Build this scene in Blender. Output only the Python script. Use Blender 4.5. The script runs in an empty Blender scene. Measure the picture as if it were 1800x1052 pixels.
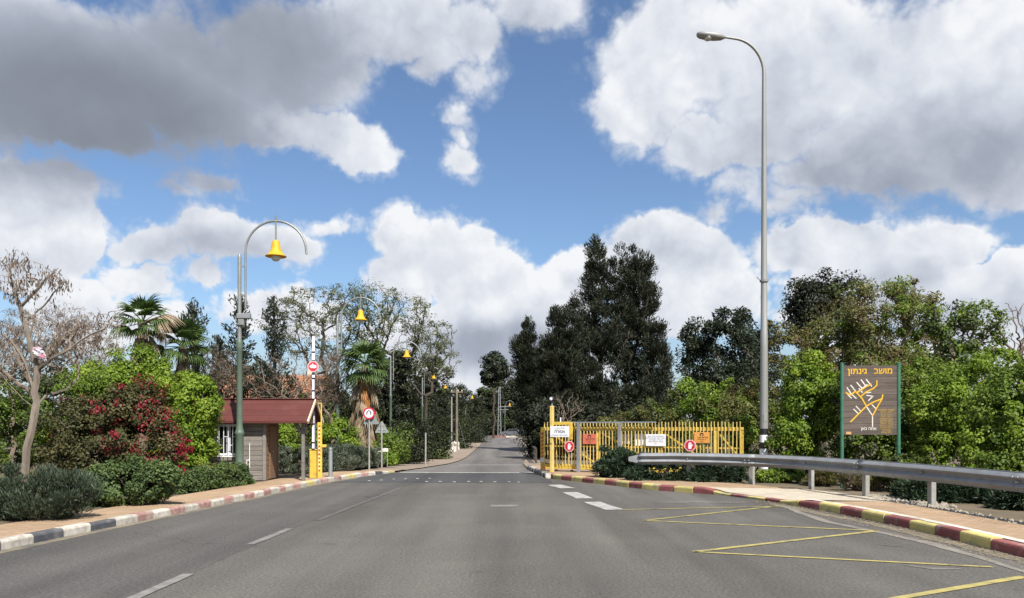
import bpy, bmesh, math, random
import numpy as np
from mathutils import Vector, Matrix

# ------------------------------------------------------------------ camera, sky, sun
F = 1400.0            # focal length in photo pixels (1800 px wide)
EYE = 1.6
HOR = 750.0
scene = bpy.context.scene
cam_d = bpy.data.cameras.new('camera')
cam = bpy.data.objects.new('camera', cam_d)
scene.collection.objects.link(cam)
cam.location = (0, 0, EYE)
cam.rotation_euler = (math.radians(90), 0, 0)
cam_d.sensor_width = 36.0
cam_d.lens = 36.0 * F / 1800.0
cam_d.shift_y = (HOR - 526.0) / 1800.0
cam_d.clip_start = 0.1
cam_d.clip_end = 4000
scene.camera = cam

SUN_AZ = math.radians(154)     # clockwise from +Y (north): to the right and a little behind the camera
SUN_EL = math.radians(49)
to_sun = Vector((math.sin(SUN_AZ) * math.cos(SUN_EL), math.cos(SUN_AZ) * math.cos(SUN_EL), math.sin(SUN_EL)))
sun_d = bpy.data.lights.new('sun', 'SUN')
sun_d.energy = 5.0
sun_d.angle = math.radians(0.53)
sun_d.color = (1.0, 0.955, 0.88)
sun = bpy.data.objects.new('sun', sun_d)
scene.collection.objects.link(sun)
sun.rotation_euler = to_sun.to_track_quat('Z', 'Y').to_euler()
sun.location = (20, -20, 40)

vs = scene.view_settings
vs.view_transform = 'Standard'
vs.look = 'None'
vs.exposure = 0.72
vs.gamma = 1.0
vs.use_curve_mapping = False
scene.render.engine = 'CYCLES'
scene.cycles.use_denoising = True
scene.cycles.max_bounces = 6
scene.cycles.diffuse_bounces = 3
scene.cycles.transparent_max_bounces = 8
scene.cycles.sample_clamp_indirect = 4.0

def build_world():
    w = bpy.data.worlds.new('World')
    scene.world = w
    w.use_nodes = True
    nt = w.node_tree
    nt.nodes.clear()
    L = nt.links.new

    def N(t, **k):
        n = nt.nodes.new(t)
        for a, b in k.items():
            setattr(n, a, b)
        return n

    def put(sock, v):
        if isinstance(v, bpy.types.NodeSocket):
            L(v, sock)
        else:
            sock.default_value = v

    def M(op, a, b=0.0, c=None, clamp=False):
        n = N('ShaderNodeMath', operation=op, use_clamp=clamp)
        put(n.inputs[0], a)
        put(n.inputs[1], b)
        if c is not None:
            put(n.inputs[2], c)
        return n.outputs[0]

    def V(op, a, b=None, s=None):
        n = N('ShaderNodeVectorMath', operation=op)
        put(n.inputs[0], a)
        if b is not None:
            put(n.inputs[1], b)
        if s is not None:
            put(n.inputs['Scale'], s)
        return n.outputs['Value'] if op in ('LENGTH', 'DOT_PRODUCT') else n.outputs[0]

    def smooth(x, lo, hi):
        n = N('ShaderNodeMapRange', interpolation_type='SMOOTHSTEP', clamp=False)
        put(n.inputs['Value'], x)
        n.inputs['From Min'].default_value = lo
        n.inputs['From Max'].default_value = hi
        return n.outputs[0]

    def mix(f, a, b):
        n = N('ShaderNodeMix', data_type='RGBA')
        put(n.inputs[0], f)
        put(n.inputs[6], a)
        put(n.inputs[7], b)
        return n.outputs[2]

    tc = N('ShaderNodeTexCoord')
    d = tc.outputs['Generated']
    sep = N('ShaderNodeSeparateXYZ')
    L(d, sep.inputs[0])
    az = M('ARCTAN2', sep.outputs[0], sep.outputs[1])
    el = M('ARCSINE', sep.outputs[2])
    comb = N('ShaderNodeCombineXYZ')
    L(az, comb.inputs[0])
    L(el, comb.inputs[1])
    p0 = comb.outputs[0]

    def ae(px, py):
        a = math.atan2(px - 900, F)
        e = math.atan2(HOR - py, math.hypot(F, px - 900))
        return a, e

    # cumulus banks: where they stand in the sky (azimuth / elevation ellipses)
    blobs = [
        (60, 90, 300, 150), (300, 130, 300, 150), (520, 90, 210, 150), (700, 30, 160, 90), (480, 220, 190, 62), (620, 262, 105, 62),
        (100, 205, 260, 70), (830, 60, 110, 100, .25), (950, 10, 150, 90, .3), (760, 100, 90, 80, .3),
        (60, 345, 165, 105), (50, 450, 120, 95), (130, 400, 90, 80), (130, 520, 80, 60),
        (375, 318, 100, 46, .40), (320, 335, 70, 24, .5),
        (800, 200, 56, 56, .30), (806, 240, 46, 50, .42), (800, 285, 72, 60, .28), (820, 135, 80, 70, .45),
        (1180, 80, 200, 150), (1130, 180, 130, 100), (1400, 110, 280, 190), (1650, 130, 280, 200), (1300, 240, 180, 80), (1560, 270, 280, 95), (1800, 240, 200, 140),
        (1300, 320, 110, 70, .42), (1270, 370, 80, 60, .45), (1400, 350, 150, 40, .5),
        (705, 420, 62, 52), (790, 450, 110, 66), (860, 500, 120, 80), (720, 490, 80, 70), (960, 540, 130, 85), (850, 580, 190, 80), (900, 640, 220, 60),
        (1160, 415, 120, 50), (1230, 440, 90, 62), (1130, 470, 150, 60), (1030, 470, 70, 45), (1210, 520, 160, 70),
        (1420, 430, 92, 60), (1500, 430, 110, 60), (1630, 425, 150, 66), (1560, 500, 220, 90), (1730, 510, 180, 80), (1780, 470, 80, 50),
        (390, 415, 110, 66, .1), (270, 430, 130, 60, .3), (480, 425, 120, 56, .2), (570, 395, 80, 32, .45), (520, 440, 80, 60, .4), (370, 480, 80, 60, .4), (250, 480, 120, 50, .4),
        (200, 560, 220, 70, .3), (480, 560, 180, 60, .35), (1700, 620, 300, 60),
    ]
    flat = []
    for bb in blobs:
        px, py, rx, ry = bb[:4]
        a, e = ae(px, py)
        a2, _ = ae(px + rx, py)
        a1, _ = ae(px - rx, py)
        _, e2 = ae(px, py - ry)
        _, e1 = ae(px, py + ry)
        flat.append((a, (e1 + e2) / 2, (a2 - a1) / 2, (e2 - e1) / 2, math.sqrt(bb[4]) if len(bb) > 4 else 0.0))

    def noise(v, scale, detail, rough=0.55, dist=0.0):
        n = N('ShaderNodeTexNoise')
        put(n.inputs['Vector'], v)
        n.inputs['Scale'].default_value = scale
        n.inputs['Detail'].default_value = detail
        n.inputs['Roughness'].default_value = rough
        n.inputs['Distortion'].default_value = dist
        return n

    def billow(v, levels):
        # rounded heads with sharp creases between them
        out = None
        for (sc, amp) in levels:
            n = noise(v, sc, 0.0).outputs[0]
            t = M('MULTIPLY', M('ABSOLUTE', M('MULTIPLY_ADD', n, 2.0, -1.0)), amp)
            out = t if out is None else M('ADD', out, t)
        return out

    wn = noise(d, 9.0, 5.0, 0.62)
    wv = V('SCALE', V('SUBTRACT', wn.outputs['Color'], (0.5, 0.5, 0.5)), s=0.09)
    pw = V('ADD', p0, wv)
    cur, head = None, None
    for (a, e, ra, re, thin) in flat:
        n = N('ShaderNodeVectorMath', operation='MULTIPLY_ADD')
        L(pw, n.inputs[0])
        n.inputs[1].default_value = (1 / ra, 1 / re, 0.0)
        n.inputs[2].default_value = (-a / ra, -e / re, thin)
        val = V('DOT_PRODUCT', n.outputs[0], n.outputs[0])
        if cur is None:
            cur, head = val, n.outputs[0]
        else:
            lt = smooth(M('SUBTRACT', cur, val), -0.6, 0.6)
            mv = N('ShaderNodeMix', data_type='VECTOR')
            L(lt, mv.inputs[0])
            L(head, mv.inputs[4])
            L(n.outputs[0], mv.inputs[5])
            head = mv.outputs[1]
            cur = M('MINIMUM', cur, val)
    hs = N('ShaderNodeSeparateXYZ')
    L(head, hs.inputs[0])
    tall = M('MAXIMUM', M('MINIMUM', M('MULTIPLY_ADD', hs.outputs[0], 0.35, hs.outputs[1]), 1.0), -1.0)
    cur = M('SUBTRACT', 1.0, M('SQRT', cur))
    # beyond the banks listed above the same kind of broken cumulus goes on
    gen = M('MULTIPLY', M('SUBTRACT', noise(V('MULTIPLY', d, (1.0, 1.0, 1.8)), 2.6, 1.0).outputs[0], 0.49), 4.0)
    wgt = M('MAXIMUM', smooth(M('ABSOLUTE', az), 0.62, 0.80), smooth(el, 0.50, 0.66))
    n = N('ShaderNodeMix', data_type='FLOAT')
    L(wgt, n.inputs[0])
    L(cur, n.inputs[2])
    L(gen, n.inputs[3])
    base = M('MAXIMUM', M('MINIMUM', M('ADD', n.outputs[0], M('MULTIPLY', M('MAXIMUM', M('SUBTRACT', n.outputs[0], 0.22), 0.0), 2.0)), 0.95), -0.8)

    def relief(v, det):
        fb = noise(v, 7.0, det, 0.60).outputs[0]
        bl = billow(v, [(13.0, 0.44), (29.0, 0.30), (63.0, 0.20), (130.0, 0.10)] if det > 3 else [(13.0, 0.44), (29.0, 0.30)])
        return M('ADD', M('MULTIPLY', M('SUBTRACT', fb, 0.5), 1.0), M('SUBTRACT', bl, 0.22 if det > 3 else 0.16))

    r1 = relief(d, 6.0)
    r2 = relief(V('ADD', d, (0.012, 0.0, 0.030)), 2.0)
    D = M('ADD', base, r1)
    crisp = smooth(el, 0.10, 0.36)
    alpha = smooth(M('DIVIDE', D, M('MULTIPLY_ADD', crisp, 0.52, 0.22)), 0.0, 1.0)
    grad = M('SUBTRACT', r1, r2)
    thick = smooth(base, 0.15, 0.9)
    # the heavier, greyer banks
    dark = None
    for (px, py, rx, ry, s) in [(170, 190, 440, 200, 0.74), (430, 80, 340, 180, 0.56), (700, 60, 260, 130, 0.22), (1620, 290, 420, 130, 0.40), (1350, 260, 240, 110, 0.24), (375, 318, 120, 50, 0.42), (380, 440, 200, 70, 0.26), (1560, 505, 130, 60, 0.22), (880, 610, 260, 70, 0.42), (1250, 350, 120, 80, 0.2), (1250, 430, 260, 80, 0.12), (1700, 560, 330, 70, 0.22), (1480, 130, 260, 110, 0.13), (920, 60, 130, 100, 0.25)]:
        a, e = ae(px, py)
        ra, re = rx / F, ry / F
        q = V('MULTIPLY', V('SUBTRACT', p0, (a, e, 0.0)), (1 / ra, 1 / re, 0.0))
        val = M('MULTIPLY', smooth(M('SUBTRACT', 1.0, V('LENGTH', q)), 0.0, 0.8), s)
        dark = val if dark is None else M('MAXIMUM', dark, val)
    light = M('ADD', M('SUBTRACT', 0.93, M('MULTIPLY', thick, 0.06)), M('MULTIPLY', M('ADD', M('MULTIPLY', grad, 0.42), M('MULTIPLY', tall, 0.13)), M('SUBTRACT', 1.0, M('MULTIPLY', dark, 1.1))))
    light = M('SUBTRACT', light, dark)
    light = M('MINIMUM', M('MAXIMUM', light, 0.0), 1.0)
    cr = N('ShaderNodeValToRGB')
    L(light, cr.inputs[0])
    e0 = cr.color_ramp.elements
    e0[0].position = 0.0
    e0[0].color = (0.20, 0.225, 0.27, 1)
    e0[1].position = 1.0
    e0[1].color = (0.93, 0.95, 0.98, 1)
    m = cr.color_ramp.elements.new(0.45)
    m.color = (0.40, 0.44, 0.53, 1)
    m = cr.color_ramp.elements.new(0.75)
    m.color = (0.70, 0.74, 0.82, 1)
    cloud = V('SCALE', cr.outputs[0], s=CLOUD_GAIN)
    sky = N('ShaderNodeTexSky', sky_type='NISHITA')
    sky.sun_disc = False
    sky.sun_elevation = SUN_EL
    sky.sun_rotation = SUN_AZ
    sky.air_density = 1.0
    sky.dust_density = 0.6
    sky.ozone_density = 2.2
    low = smooth(el, 0.02, 0.16)
    # thin veil towards the horizon, as the photograph shows
    veil = mix(M('MULTIPLY', M('SUBTRACT', 1.0, low), 0.55), V('MULTIPLY', sky.outputs[0], SKY_TINT), V('SCALE', (0.60, 0.66, 0.75), s=CLOUD_GAIN * 0.8))
    out = mix(alpha, veil, cloud)
    bg = N('ShaderNodeBackground')
    L(out, bg.inputs[0])
    bg.inputs[1].default_value = 0.1
    wo = N('ShaderNodeOutputWorld')
    L(bg.outputs[0], wo.inputs[0])

CLOUD_GAIN = 5.95
SKY_TINT = (0.69, 0.755, 0.83)
build_world()
try:
    scene.world.cycles.sampling_method = 'MANUAL'
    scene.world.cycles.sample_map_resolution = 512
except Exception:
    pass

# ------------------------------------------------------------------ helpers
COL = scene.collection
random.seed(7)

def W(px, py, d):
    """world point seen at photo pixel (px, py) and d metres ahead"""
    return Vector(((px - 900.0) / F * d, d, EYE - (py - HOR) / F * d))

def G(px, py, z=0.0):
    """point on a level at height z seen at photo pixel"""
    d = (EYE - z) * F / (py - HOR)
    return Vector(((px - 900.0) / F * d, d, z))

def gz(y):
    t = min(1.0, max(0.0, (y - 27.0) / 18.0))
    return -0.3 * t * t * (3 - 2 * t)

def tag(o, label=None, cat=None, group=None, kind=None):
    if label: o['label'] = label
    if cat: o['category'] = cat
    if group: o['group'] = group
    if kind: o['kind'] = kind
    return o

def thing(name, label, cat, loc=(0, 0, 0), rz=0.0, group=None):
    o = bpy.data.objects.new(name, None)
    COL.objects.link(o)
    o.empty_display_size = 0.2
    o.location = loc
    o.rotation_euler = (0, 0, rz)
    return tag(o, label, cat, group)

def place(name, mesh, parent=None, loc=(0, 0, 0), rot=(0, 0, 0), scale=(1, 1, 1)):
    o = bpy.data.objects.new(name, mesh)
    COL.objects.link(o)
    o.parent = parent
    o.location = loc
    o.rotation_euler = rot
    o.scale = scale
    return o

def copy_tree(o, parent=None):
    c = o.copy()
    COL.objects.link(c)
    c.parent = parent
    for ch in list(o.children):
        copy_tree(ch, c)
    return c

class MB:
    def __init__(self):
        self.v, self.f = [], []

    def add(self, verts, faces):
        n = len(self.v)
        self.v.extend([tuple(p) for p in verts])
        self.f.extend([tuple(i + n for i in f) for f in faces])
        return self

    def box(self, c, s, rz=0.0, bev=0.0, m=None):
        hx, hy, hz = s[0] / 2, s[1] / 2, s[2] / 2
        if bev > 0:
            b = min(bev, hx * .9, hy * .9, hz * .9)
            bm = bmesh.new()
            bmesh.ops.create_cube(bm, size=1.0)
            for v in bm.verts:
                v.co = Vector((v.co.x * 2 * hx, v.co.y * 2 * hy, v.co.z * 2 * hz))
            bmesh.ops.bevel(bm, geom=list(bm.edges), offset=b, segments=1, affect='EDGES', profile=0.5)
            bm.verts.index_update()
            vs_ = [v.co.copy() for v in bm.verts]
            fs = [[v.index for v in f.verts] for f in bm.faces]
            bm.free()
        else:
            vs_ = [Vector((x, y, z)) for x in (-hx, hx) for y in (-hy, hy) for z in (-hz, hz)]
            fs = [(0, 1, 3, 2), (4, 6, 7, 5), (0, 4, 5, 1), (2, 3, 7, 6), (0, 2, 6, 4), (1, 5, 7, 3)]
        R = Matrix.Rotation(rz, 3, 'Z') if m is None else m
        return self.add([R @ v + Vector(c) for v in vs_], fs)

    def bar(self, a, b, w, h):
        """rectangular bar from a to b"""
        a, b = Vector(a), Vector(b)
        t = (b - a).normalized()
        up = Vector((0, 0, 1)) if abs(t.z) < .95 else Vector((0, 1, 0))
        s = t.cross(up).normalized()
        u = s.cross(t).normalized()
        vs_ = []
        for p in (a, b):
            for (i, j) in ((-1, -1), (1, -1), (1, 1), (-1, 1)):
                vs_.append(p + s * (i * w / 2) + u * (j * h / 2))
        return self.add(vs_, [(0, 3, 2, 1), (4, 5, 6, 7), (0, 1, 5, 4), (1, 2, 6, 5), (2, 3, 7, 6), (3, 0, 4, 7)])

    def tube(self, pts, radii, n=8, cap=True):
        pts = [Vector(p) for p in pts]
        if not hasattr(radii, '__len__'):
            radii = [radii] * len(pts)
        rings, prev = [], None
        for i, p in enumerate(pts):
            a = pts[max(0, i - 1)]
            b = pts[min(len(pts) - 1, i + 1)]
            t = (b - a)
            t = t.normalized() if t.length > 1e-9 else Vector((0, 0, 1))
            if prev is None:
                ref = Vector((1, 0, 0)) if abs(t.x) < .9 else Vector((0, 1, 0))
                s = (ref - t * ref.dot(t)).normalized()
            else:
                s = (prev - t * prev.dot(t))
                s = s.normalized() if s.length > 1e-6 else prev
            prev = s
            u = t.cross(s)
            rings.append([p + (s * math.cos(2 * math.pi * k / n) + u * math.sin(2 * math.pi * k / n)) * radii[i] for k in range(n)])
        vs_, fs = [v for r in rings for v in r], []
        for i in range(len(pts) - 1):
            for k in range(n):
                k2 = (k + 1) % n
                fs.append((i * n + k, i * n + k2, (i + 1) * n + k2, (i + 1) * n + k))
        if cap:
            fs.append(tuple(range(n - 1, -1, -1)))
            fs.append(tuple((len(pts) - 1) * n + k for k in range(n)))
        return self.add(vs_, fs)

    def lathe(self, prof, n=16, c=(0, 0, 0)):
        """prof: list of (r, z) from bottom to top"""
        c = Vector(c)
        return self.tube_rings([[c + Vector((r * math.cos(2 * math.pi * k / n), r * math.sin(2 * math.pi * k / n), z)) for k in range(n)] for r, z in prof])

    def tube_rings(self, rings):
        n = len(rings[0])
        vs_, fs = [v for r in rings for v in r], []
        for i in range(len(rings) - 1):
            for k in range(n):
                k2 = (k + 1) % n
                fs.append((i * n + k, i * n + k2, (i + 1) * n + k2, (i + 1) * n + k))
        fs.append(tuple(range(n - 1, -1, -1)))
        fs.append(tuple((len(rings) - 1) * n + k for k in range(n)))
        return self.add(vs_, fs)

    def plate(self, outline, y0, y1):
        """outline [(x, z)] counter-clockwise seen from -y, thickness y0 (front) to y1"""
        n = len(outline)
        vs_ = [(x, y0, z) for x, z in outline] + [(x, y1, z) for x, z in outline]
        fs = [tuple(range(n)), tuple(range(2 * n - 1, n - 1, -1))]
        for k in range(n):
            k2 = (k + 1) % n
            fs.append((k2, k, k + n, k2 + n))
        return self.add(vs_, fs)

    def mesh(self, name, material=None, smooth=False):
        me = bpy.data.meshes.new(name)
        me.from_pydata(self.v, [], self.f)
        me.validate()
        if material is not None:
            me.materials.append(material)
        if smooth:
            me.polygons.foreach_set('use_smooth', [True] * len(me.polygons))
            try:
                me.set_sharp_from_angle(angle=math.radians(40))
            except Exception:
                pass
        me.update()
        return me

    def build(self, name, material, parent=None, smooth=False, loc=(0, 0, 0), rot=(0, 0, 0)):
        return place(name, self.mesh(name, material, smooth), parent, loc, rot)

# ------------------------------------------------------------------ materials
def mat(name, c1, c2=None, scale=4.0, rough=0.7, metal=0.0, bump=0.0, bscale=40.0, spec=0.4, detail=6.0, c3=None, s3=0.6, a3=0.5, stretch=(1, 1, 1), coat=0.0, soft=0.2, vary=0.07):
    """procedural: two colours broken by noise, a third in larger worn patches"""
    m = bpy.data.materials.new(name)
    m.use_nodes = True
    nt = m.node_tree
    b = nt.nodes['Principled BSDF']
    b.inputs['Roughness'].default_value = rough
    b.inputs['Metallic'].default_value = metal
    b.inputs['Specular IOR Level'].default_value = spec
    if coat: b.inputs['Coat Weight'].default_value = coat
    tc = nt.nodes.new('ShaderNodeTexCoord')
    mp = nt.nodes.new('ShaderNodeMapping')
    mp.inputs['Scale'].default_value = stretch
    oi = nt.nodes.new('ShaderNodeObjectInfo')
    sh = nt.nodes.new('ShaderNodeMath')
    sh.operation = 'MULTIPLY'
    nt.links.new(oi.outputs['Random'], sh.inputs[0])
    sh.inputs[1].default_value = 37.0
    cb = nt.nodes.new('ShaderNodeCombineXYZ')
    for i in range(3):
        nt.links.new(sh.outputs[0], cb.inputs[i])
    va = nt.nodes.new('ShaderNodeVectorMath')
    va.operation = 'ADD'
    nt.links.new(tc.outputs['Object'], va.inputs[0])
    nt.links.new(cb.outputs[0], va.inputs[1])
    nt.links.new(va.outputs[0], mp.inputs[0])
    def noi(s, d):
        n = nt.nodes.new('ShaderNodeTexNoise')
        n.inputs['Scale'].default_value = s
        n.inputs['Detail'].default_value = d
        n.inputs['Roughness'].default_value = 0.6
        nt.links.new(mp.outputs[0], n.inputs['Vector'])
        return n.outputs[0]
    def rng(v, lo, hi):
        r = nt.nodes.new('ShaderNodeMapRange')
        r.interpolation_type = 'SMOOTHSTEP'
        nt.links.new(v, r.inputs[0])
        r.inputs[1].default_value = lo
        r.inputs[2].default_value = hi
        return r.outputs[0]
    def mixc(f, a, bb):
        x = nt.nodes.new('ShaderNodeMix')
        x.data_type = 'RGBA'
        nt.links.new(f, x.inputs[0])
        for i, v in ((6, a), (7, bb)):
            if isinstance(v, bpy.types.NodeSocket):
                nt.links.new(v, x.inputs[i])
            else:
                x.inputs[i].default_value = (*v, 1)
        return x.outputs[2]
    if c2 is None:
        c2 = tuple(v * .82 for v in c1)
    col = mixc(rng(noi(scale, detail), .5 - soft, .5 + soft), c1, c2)
    if c3 is not None:
        fac = rng(noi(s3, 5.0), .5, .68)
        mu = nt.nodes.new('ShaderNodeMath')
        mu.operation = 'MULTIPLY'
        nt.links.new(fac, mu.inputs[0])
        mu.inputs[1].default_value = a3
        col = mixc(mu.outputs[0], col, c3)
    vr = nt.nodes.new('ShaderNodeMapRange')
    nt.links.new(oi.outputs['Random'], vr.inputs[0])
    vr.inputs[3].default_value = 1.0 - vary
    vr.inputs[4].default_value = 1.0 + vary
    vm = nt.nodes.new('ShaderNodeVectorMath')
    vm.operation = 'SCALE'
    nt.links.new(col, vm.inputs[0])
    nt.links.new(vr.outputs[0], vm.inputs['Scale'])
    nt.links.new(vm.outputs[0], b.inputs['Base Color'])
    if bump > 0:
        bp = nt.nodes.new('ShaderNodeBump')
        bp.inputs['Strength'].default_value = bump
        bp.inputs['Distance'].default_value = 0.01
        nt.links.new(noi(bscale, 3.0), bp.inputs['Height'])
        nt.links.new(bp.outputs[0], b.inputs['Normal'])
    return m

def road_mat(name, base, dark, pale, dust):
    m = mat(name, base, dark, scale=0.35, rough=0.88, bump=0.5, bscale=110.0, spec=0.25, soft=0.25, c3=dust, s3=0.5, a3=0.35, vary=0.0)
    nt = m.node_tree
    b = nt.nodes['Principled BSDF']
    src = b.inputs['Base Color'].links[0].from_socket
    tc = [n for n in nt.nodes if n.type == 'TEX_COORD'][0]
    # aggregate speckle
    sp = nt.nodes.new('ShaderNodeTexNoise')
    sp.inputs['Scale'].default_value = 30.0
    sp.inputs['Detail'].default_value = 4.0
    sp.inputs['Roughness'].default_value = 0.75
    nt.links.new(tc.outputs['Object'], sp.inputs['Vector'])
    r = nt.nodes.new('ShaderNodeMapRange')
    nt.links.new(sp.outputs[0], r.inputs[0])
    r.inputs[1].default_value = .3
    r.inputs[2].default_value = .7
    r.inputs[3].default_value = .45
    r.inputs[4].default_value = 1.55
    # worn, streaky wheel tracks along the driving direction
    mp = nt.nodes.new('ShaderNodeMapping')
    mp.inputs['Scale'].default_value = (1.0, 0.06, 1.0)
    mp.inputs['Rotation'].default_value = (0, 0, math.radians(4))
    nt.links.new(tc.outputs['Object'], mp.inputs[0])
    wt = nt.nodes.new('ShaderNodeTexNoise')
    wt.inputs['Scale'].default_value = 0.9
    wt.inputs['Detail'].default_value = 5.0
    nt.links.new(mp.outputs[0], wt.inputs['Vector'])
    r2 = nt.nodes.new('ShaderNodeMapRange')
    nt.links.new(wt.outputs[0], r2.inputs[0])
    r2.inputs[1].default_value = .36
    r2.inputs[2].default_value = .64
    r2.inputs[3].default_value = .78
    r2.inputs[4].default_value = 1.2
    # hairline cracks
    vo = nt.nodes.new('ShaderNodeTexVoronoi')
    vo.feature = 'DISTANCE_TO_EDGE'
    vo.inputs['Scale'].default_value = 0.42
    wn = nt.nodes.new('ShaderNodeTexNoise')
    wn.inputs['Scale'].default_value = 1.6
    wn.inputs['Detail'].default_value = 6.0
    nt.links.new(tc.outputs['Object'], wn.inputs['Vector'])
    ad = nt.nodes.new('ShaderNodeVectorMath')
    ad.operation = 'ADD'
    nt.links.new(tc.outputs['Object'], ad.inputs[0])
    nt.links.new(wn.outputs['Color'], ad.inputs[1])
    nt.links.new(ad.outputs[0], vo.inputs['Vector'])
    r3 = nt.nodes.new('ShaderNodeMapRange')
    nt.links.new(vo.outputs[0], r3.inputs[0])
    r3.inputs[1].default_value = 0.0
    r3.inputs[2].default_value = 0.010
    r3.inputs[3].default_value = 0.62
    r3.inputs[4].default_value = 1.0
    cm = nt.nodes.new('ShaderNodeTexNoise')
    cm.inputs['Scale'].default_value = 0.22
    nt.links.new(tc.outputs['Object'], cm.inputs['Vector'])
    cmr = nt.nodes.new('ShaderNodeMapRange')
    cmr.interpolation_type = 'SMOOTHSTEP'
    nt.links.new(cm.outputs[0], cmr.inputs[0])
    cmr.inputs[1].default_value = .50
    cmr.inputs[2].default_value = .62
    cmx = nt.nodes.new('ShaderNodeMix')
    cmx.data_type = 'FLOAT'
    nt.links.new(cmr.outputs[0], cmx.inputs[0])
    cmx.inputs[2].default_value = 1.0
    nt.links.new(r3.outputs[0], cmx.inputs[3])
    # old oil drips
    od = nt.nodes.new('ShaderNodeTexVoronoi')
    od.inputs['Scale'].default_value = 0.9
    nt.links.new(ad.outputs[0], od.inputs['Vector'])
    odr = nt.nodes.new('ShaderNodeMapRange')
    odr.interpolation_type = 'SMOOTHSTEP'
    nt.links.new(od.outputs['Distance'], odr.inputs[0])
    odr.inputs[1].default_value = 0.02
    odr.inputs[2].default_value = 0.13
    odr.inputs[3].default_value = 0.80
    odr.inputs[4].default_value = 1.0
    cur = None
    for o in (r.outputs[0], r2.outputs[0], cmx.outputs[0], odr.outputs[0]):
        if cur is None:
            cur = o
        else:
            mm = nt.nodes.new('ShaderNodeMath')
            mm.operation = 'MULTIPLY'
            nt.links.new(cur, mm.inputs[0])
            nt.links.new(o, mm.inputs[1])
            cur = mm.outputs[0]
    sc = nt.nodes.new('ShaderNodeVectorMath')
    sc.operation = 'SCALE'
    nt.links.new(src, sc.inputs[0])
    nt.links.new(cur, sc.inputs['Scale'])
    nt.links.new(sc.outputs[0], b.inputs['Base Color'])
    return m

def paving_mat(name, c1, c2, mortar):
    m = mat(name, c1, c2, scale=1.2, rough=0.9, spec=0.2, c3=tuple(v * 1.25 for v in c1), s3=0.5, a3=0.5)
    nt = m.node_tree
    b = nt.nodes['Principled BSDF']
    src = b.inputs['Base Color'].links[0].from_socket
    tc = [n for n in nt.nodes if n.type == 'TEX_COORD'][0]
    br = nt.nodes.new('ShaderNodeTexBrick')
    br.inputs['Scale'].default_value = 1.0
    br.inputs['Brick Width'].default_value = 0.2
    br.inputs['Row Height'].default_value = 0.1
    br.inputs['Mortar Size'].default_value = 0.006
    br.inputs['Color1'].default_value = (1, 1, 1, 1)
    br.inputs['Color2'].default_value = (0.82, 0.80, 0.78, 1)
    br.inputs['Mortar'].default_value = (0.6, 0.58, 0.55, 1)
    nt.links.new(tc.outputs['Object'], br.inputs['Vector'])
    mu = nt.nodes.new('ShaderNodeMix')
    mu.data_type = 'RGBA'
    mu.blend_type = 'MULTIPLY'
    mu.inputs[0].default_value = 1.0
    nt.links.new(src, mu.inputs[6])
    nt.links.new(br.outputs[0], mu.inputs[7])
    nt.links.new(mu.outputs[2], b.inputs['Base Color'])
    bp = nt.nodes.new('ShaderNodeBump')
    bp.inputs['Strength'].default_value = 0.4
    bp.inputs['Distance'].default_value = 0.005
    nt.links.new(br.outputs['Fac'], bp.inputs['Height'])
    bp.invert = True
    nt.links.new(bp.outputs[0], b.inputs['Normal'])
    return m

def leaf_mat(name, dark, mid, light, trans=0.35, rough=0.55):
    m = bpy.data.materials.new(name)
    m.use_nodes = True
    nt = m.node_tree
    b = nt.nodes['Principled BSDF']
    out = nt.nodes['Material Output']
    b.inputs['Roughness'].default_value = rough
    b.inputs['Specular IOR Level'].default_value = 0.3
    at = nt.nodes.new('ShaderNodeAttribute')
    at.attribute_name = 'tint'
    cr = nt.nodes.new('ShaderNodeValToRGB')
    e = cr.color_ramp.elements
    e[0].position = 0.1
    e[0].color = (*dark, 1)
    e[1].position = 0.9
    e[1].color = (*light, 1)
    x = e.new(0.5)
    x.color = (*mid, 1)
    nt.links.new(at.outputs['Fac'], cr.inputs[0])
    nt.links.new(cr.outputs[0], b.inputs['Base Color'])
    tr = nt.nodes.new('ShaderNodeBsdfTranslucent')
    nt.links.new(cr.outputs[0], tr.inputs[0])
    ms = nt.nodes.new('ShaderNodeMixShader')
    ms.inputs[0].default_value = trans
    nt.links.new(b.outputs[0], ms.inputs[1])
    nt.links.new(tr.outputs[0], ms.inputs[2])
    nt.links.new(ms.outputs[0], out.inputs[0])
    return m

def flat(name, c, rough=0.6, metal=0.0, spec=0.4):
    return mat(name, c, tuple(v * .86 for v in c), scale=9.0, rough=rough, metal=metal, spec=spec)

MT = {}
MT['asphalt'] = road_mat('asphalt', (0.106, 0.098, 0.087), (0.086, 0.080, 0.072), None, (0.126, 0.115, 0.098))
MT['asphalt_table'] = road_mat('asphalt_dark', (0.066, 0.065, 0.066), (0.056, 0.055, 0.056), None, (0.074, 0.072, 0.07))
MT['asphalt_far'] = road_mat('asphalt_far', (0.135, 0.124, 0.115), (0.115, 0.106, 0.099), None, (0.155, 0.140, 0.126))
MT['brick_paving'] = paving_mat('brick_paving', (0.385, 0.275, 0.180), (0.325, 0.230, 0.150), None)
MT['concrete'] = mat('concrete', (0.46, 0.40, 0.31), (0.38, 0.33, 0.26), scale=3.0, rough=0.92, bump=.3, bscale=60, c3=(.30, .26, .20), s3=1.2, a3=.5)
MT['path_dirt'] = mat('path_dirt', (0.26, 0.20, 0.155), (0.19, 0.15, 0.115), scale=1.5, rough=0.95, bump=.4, bscale=30)
MT['soil'] = mat('soil', (0.14, 0.105, 0.07), (0.09, 0.075, 0.045), scale=1.1, rough=1.0, bump=.8, bscale=12, c3=(.06, .075, .025), s3=.35, a3=.8)
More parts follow.
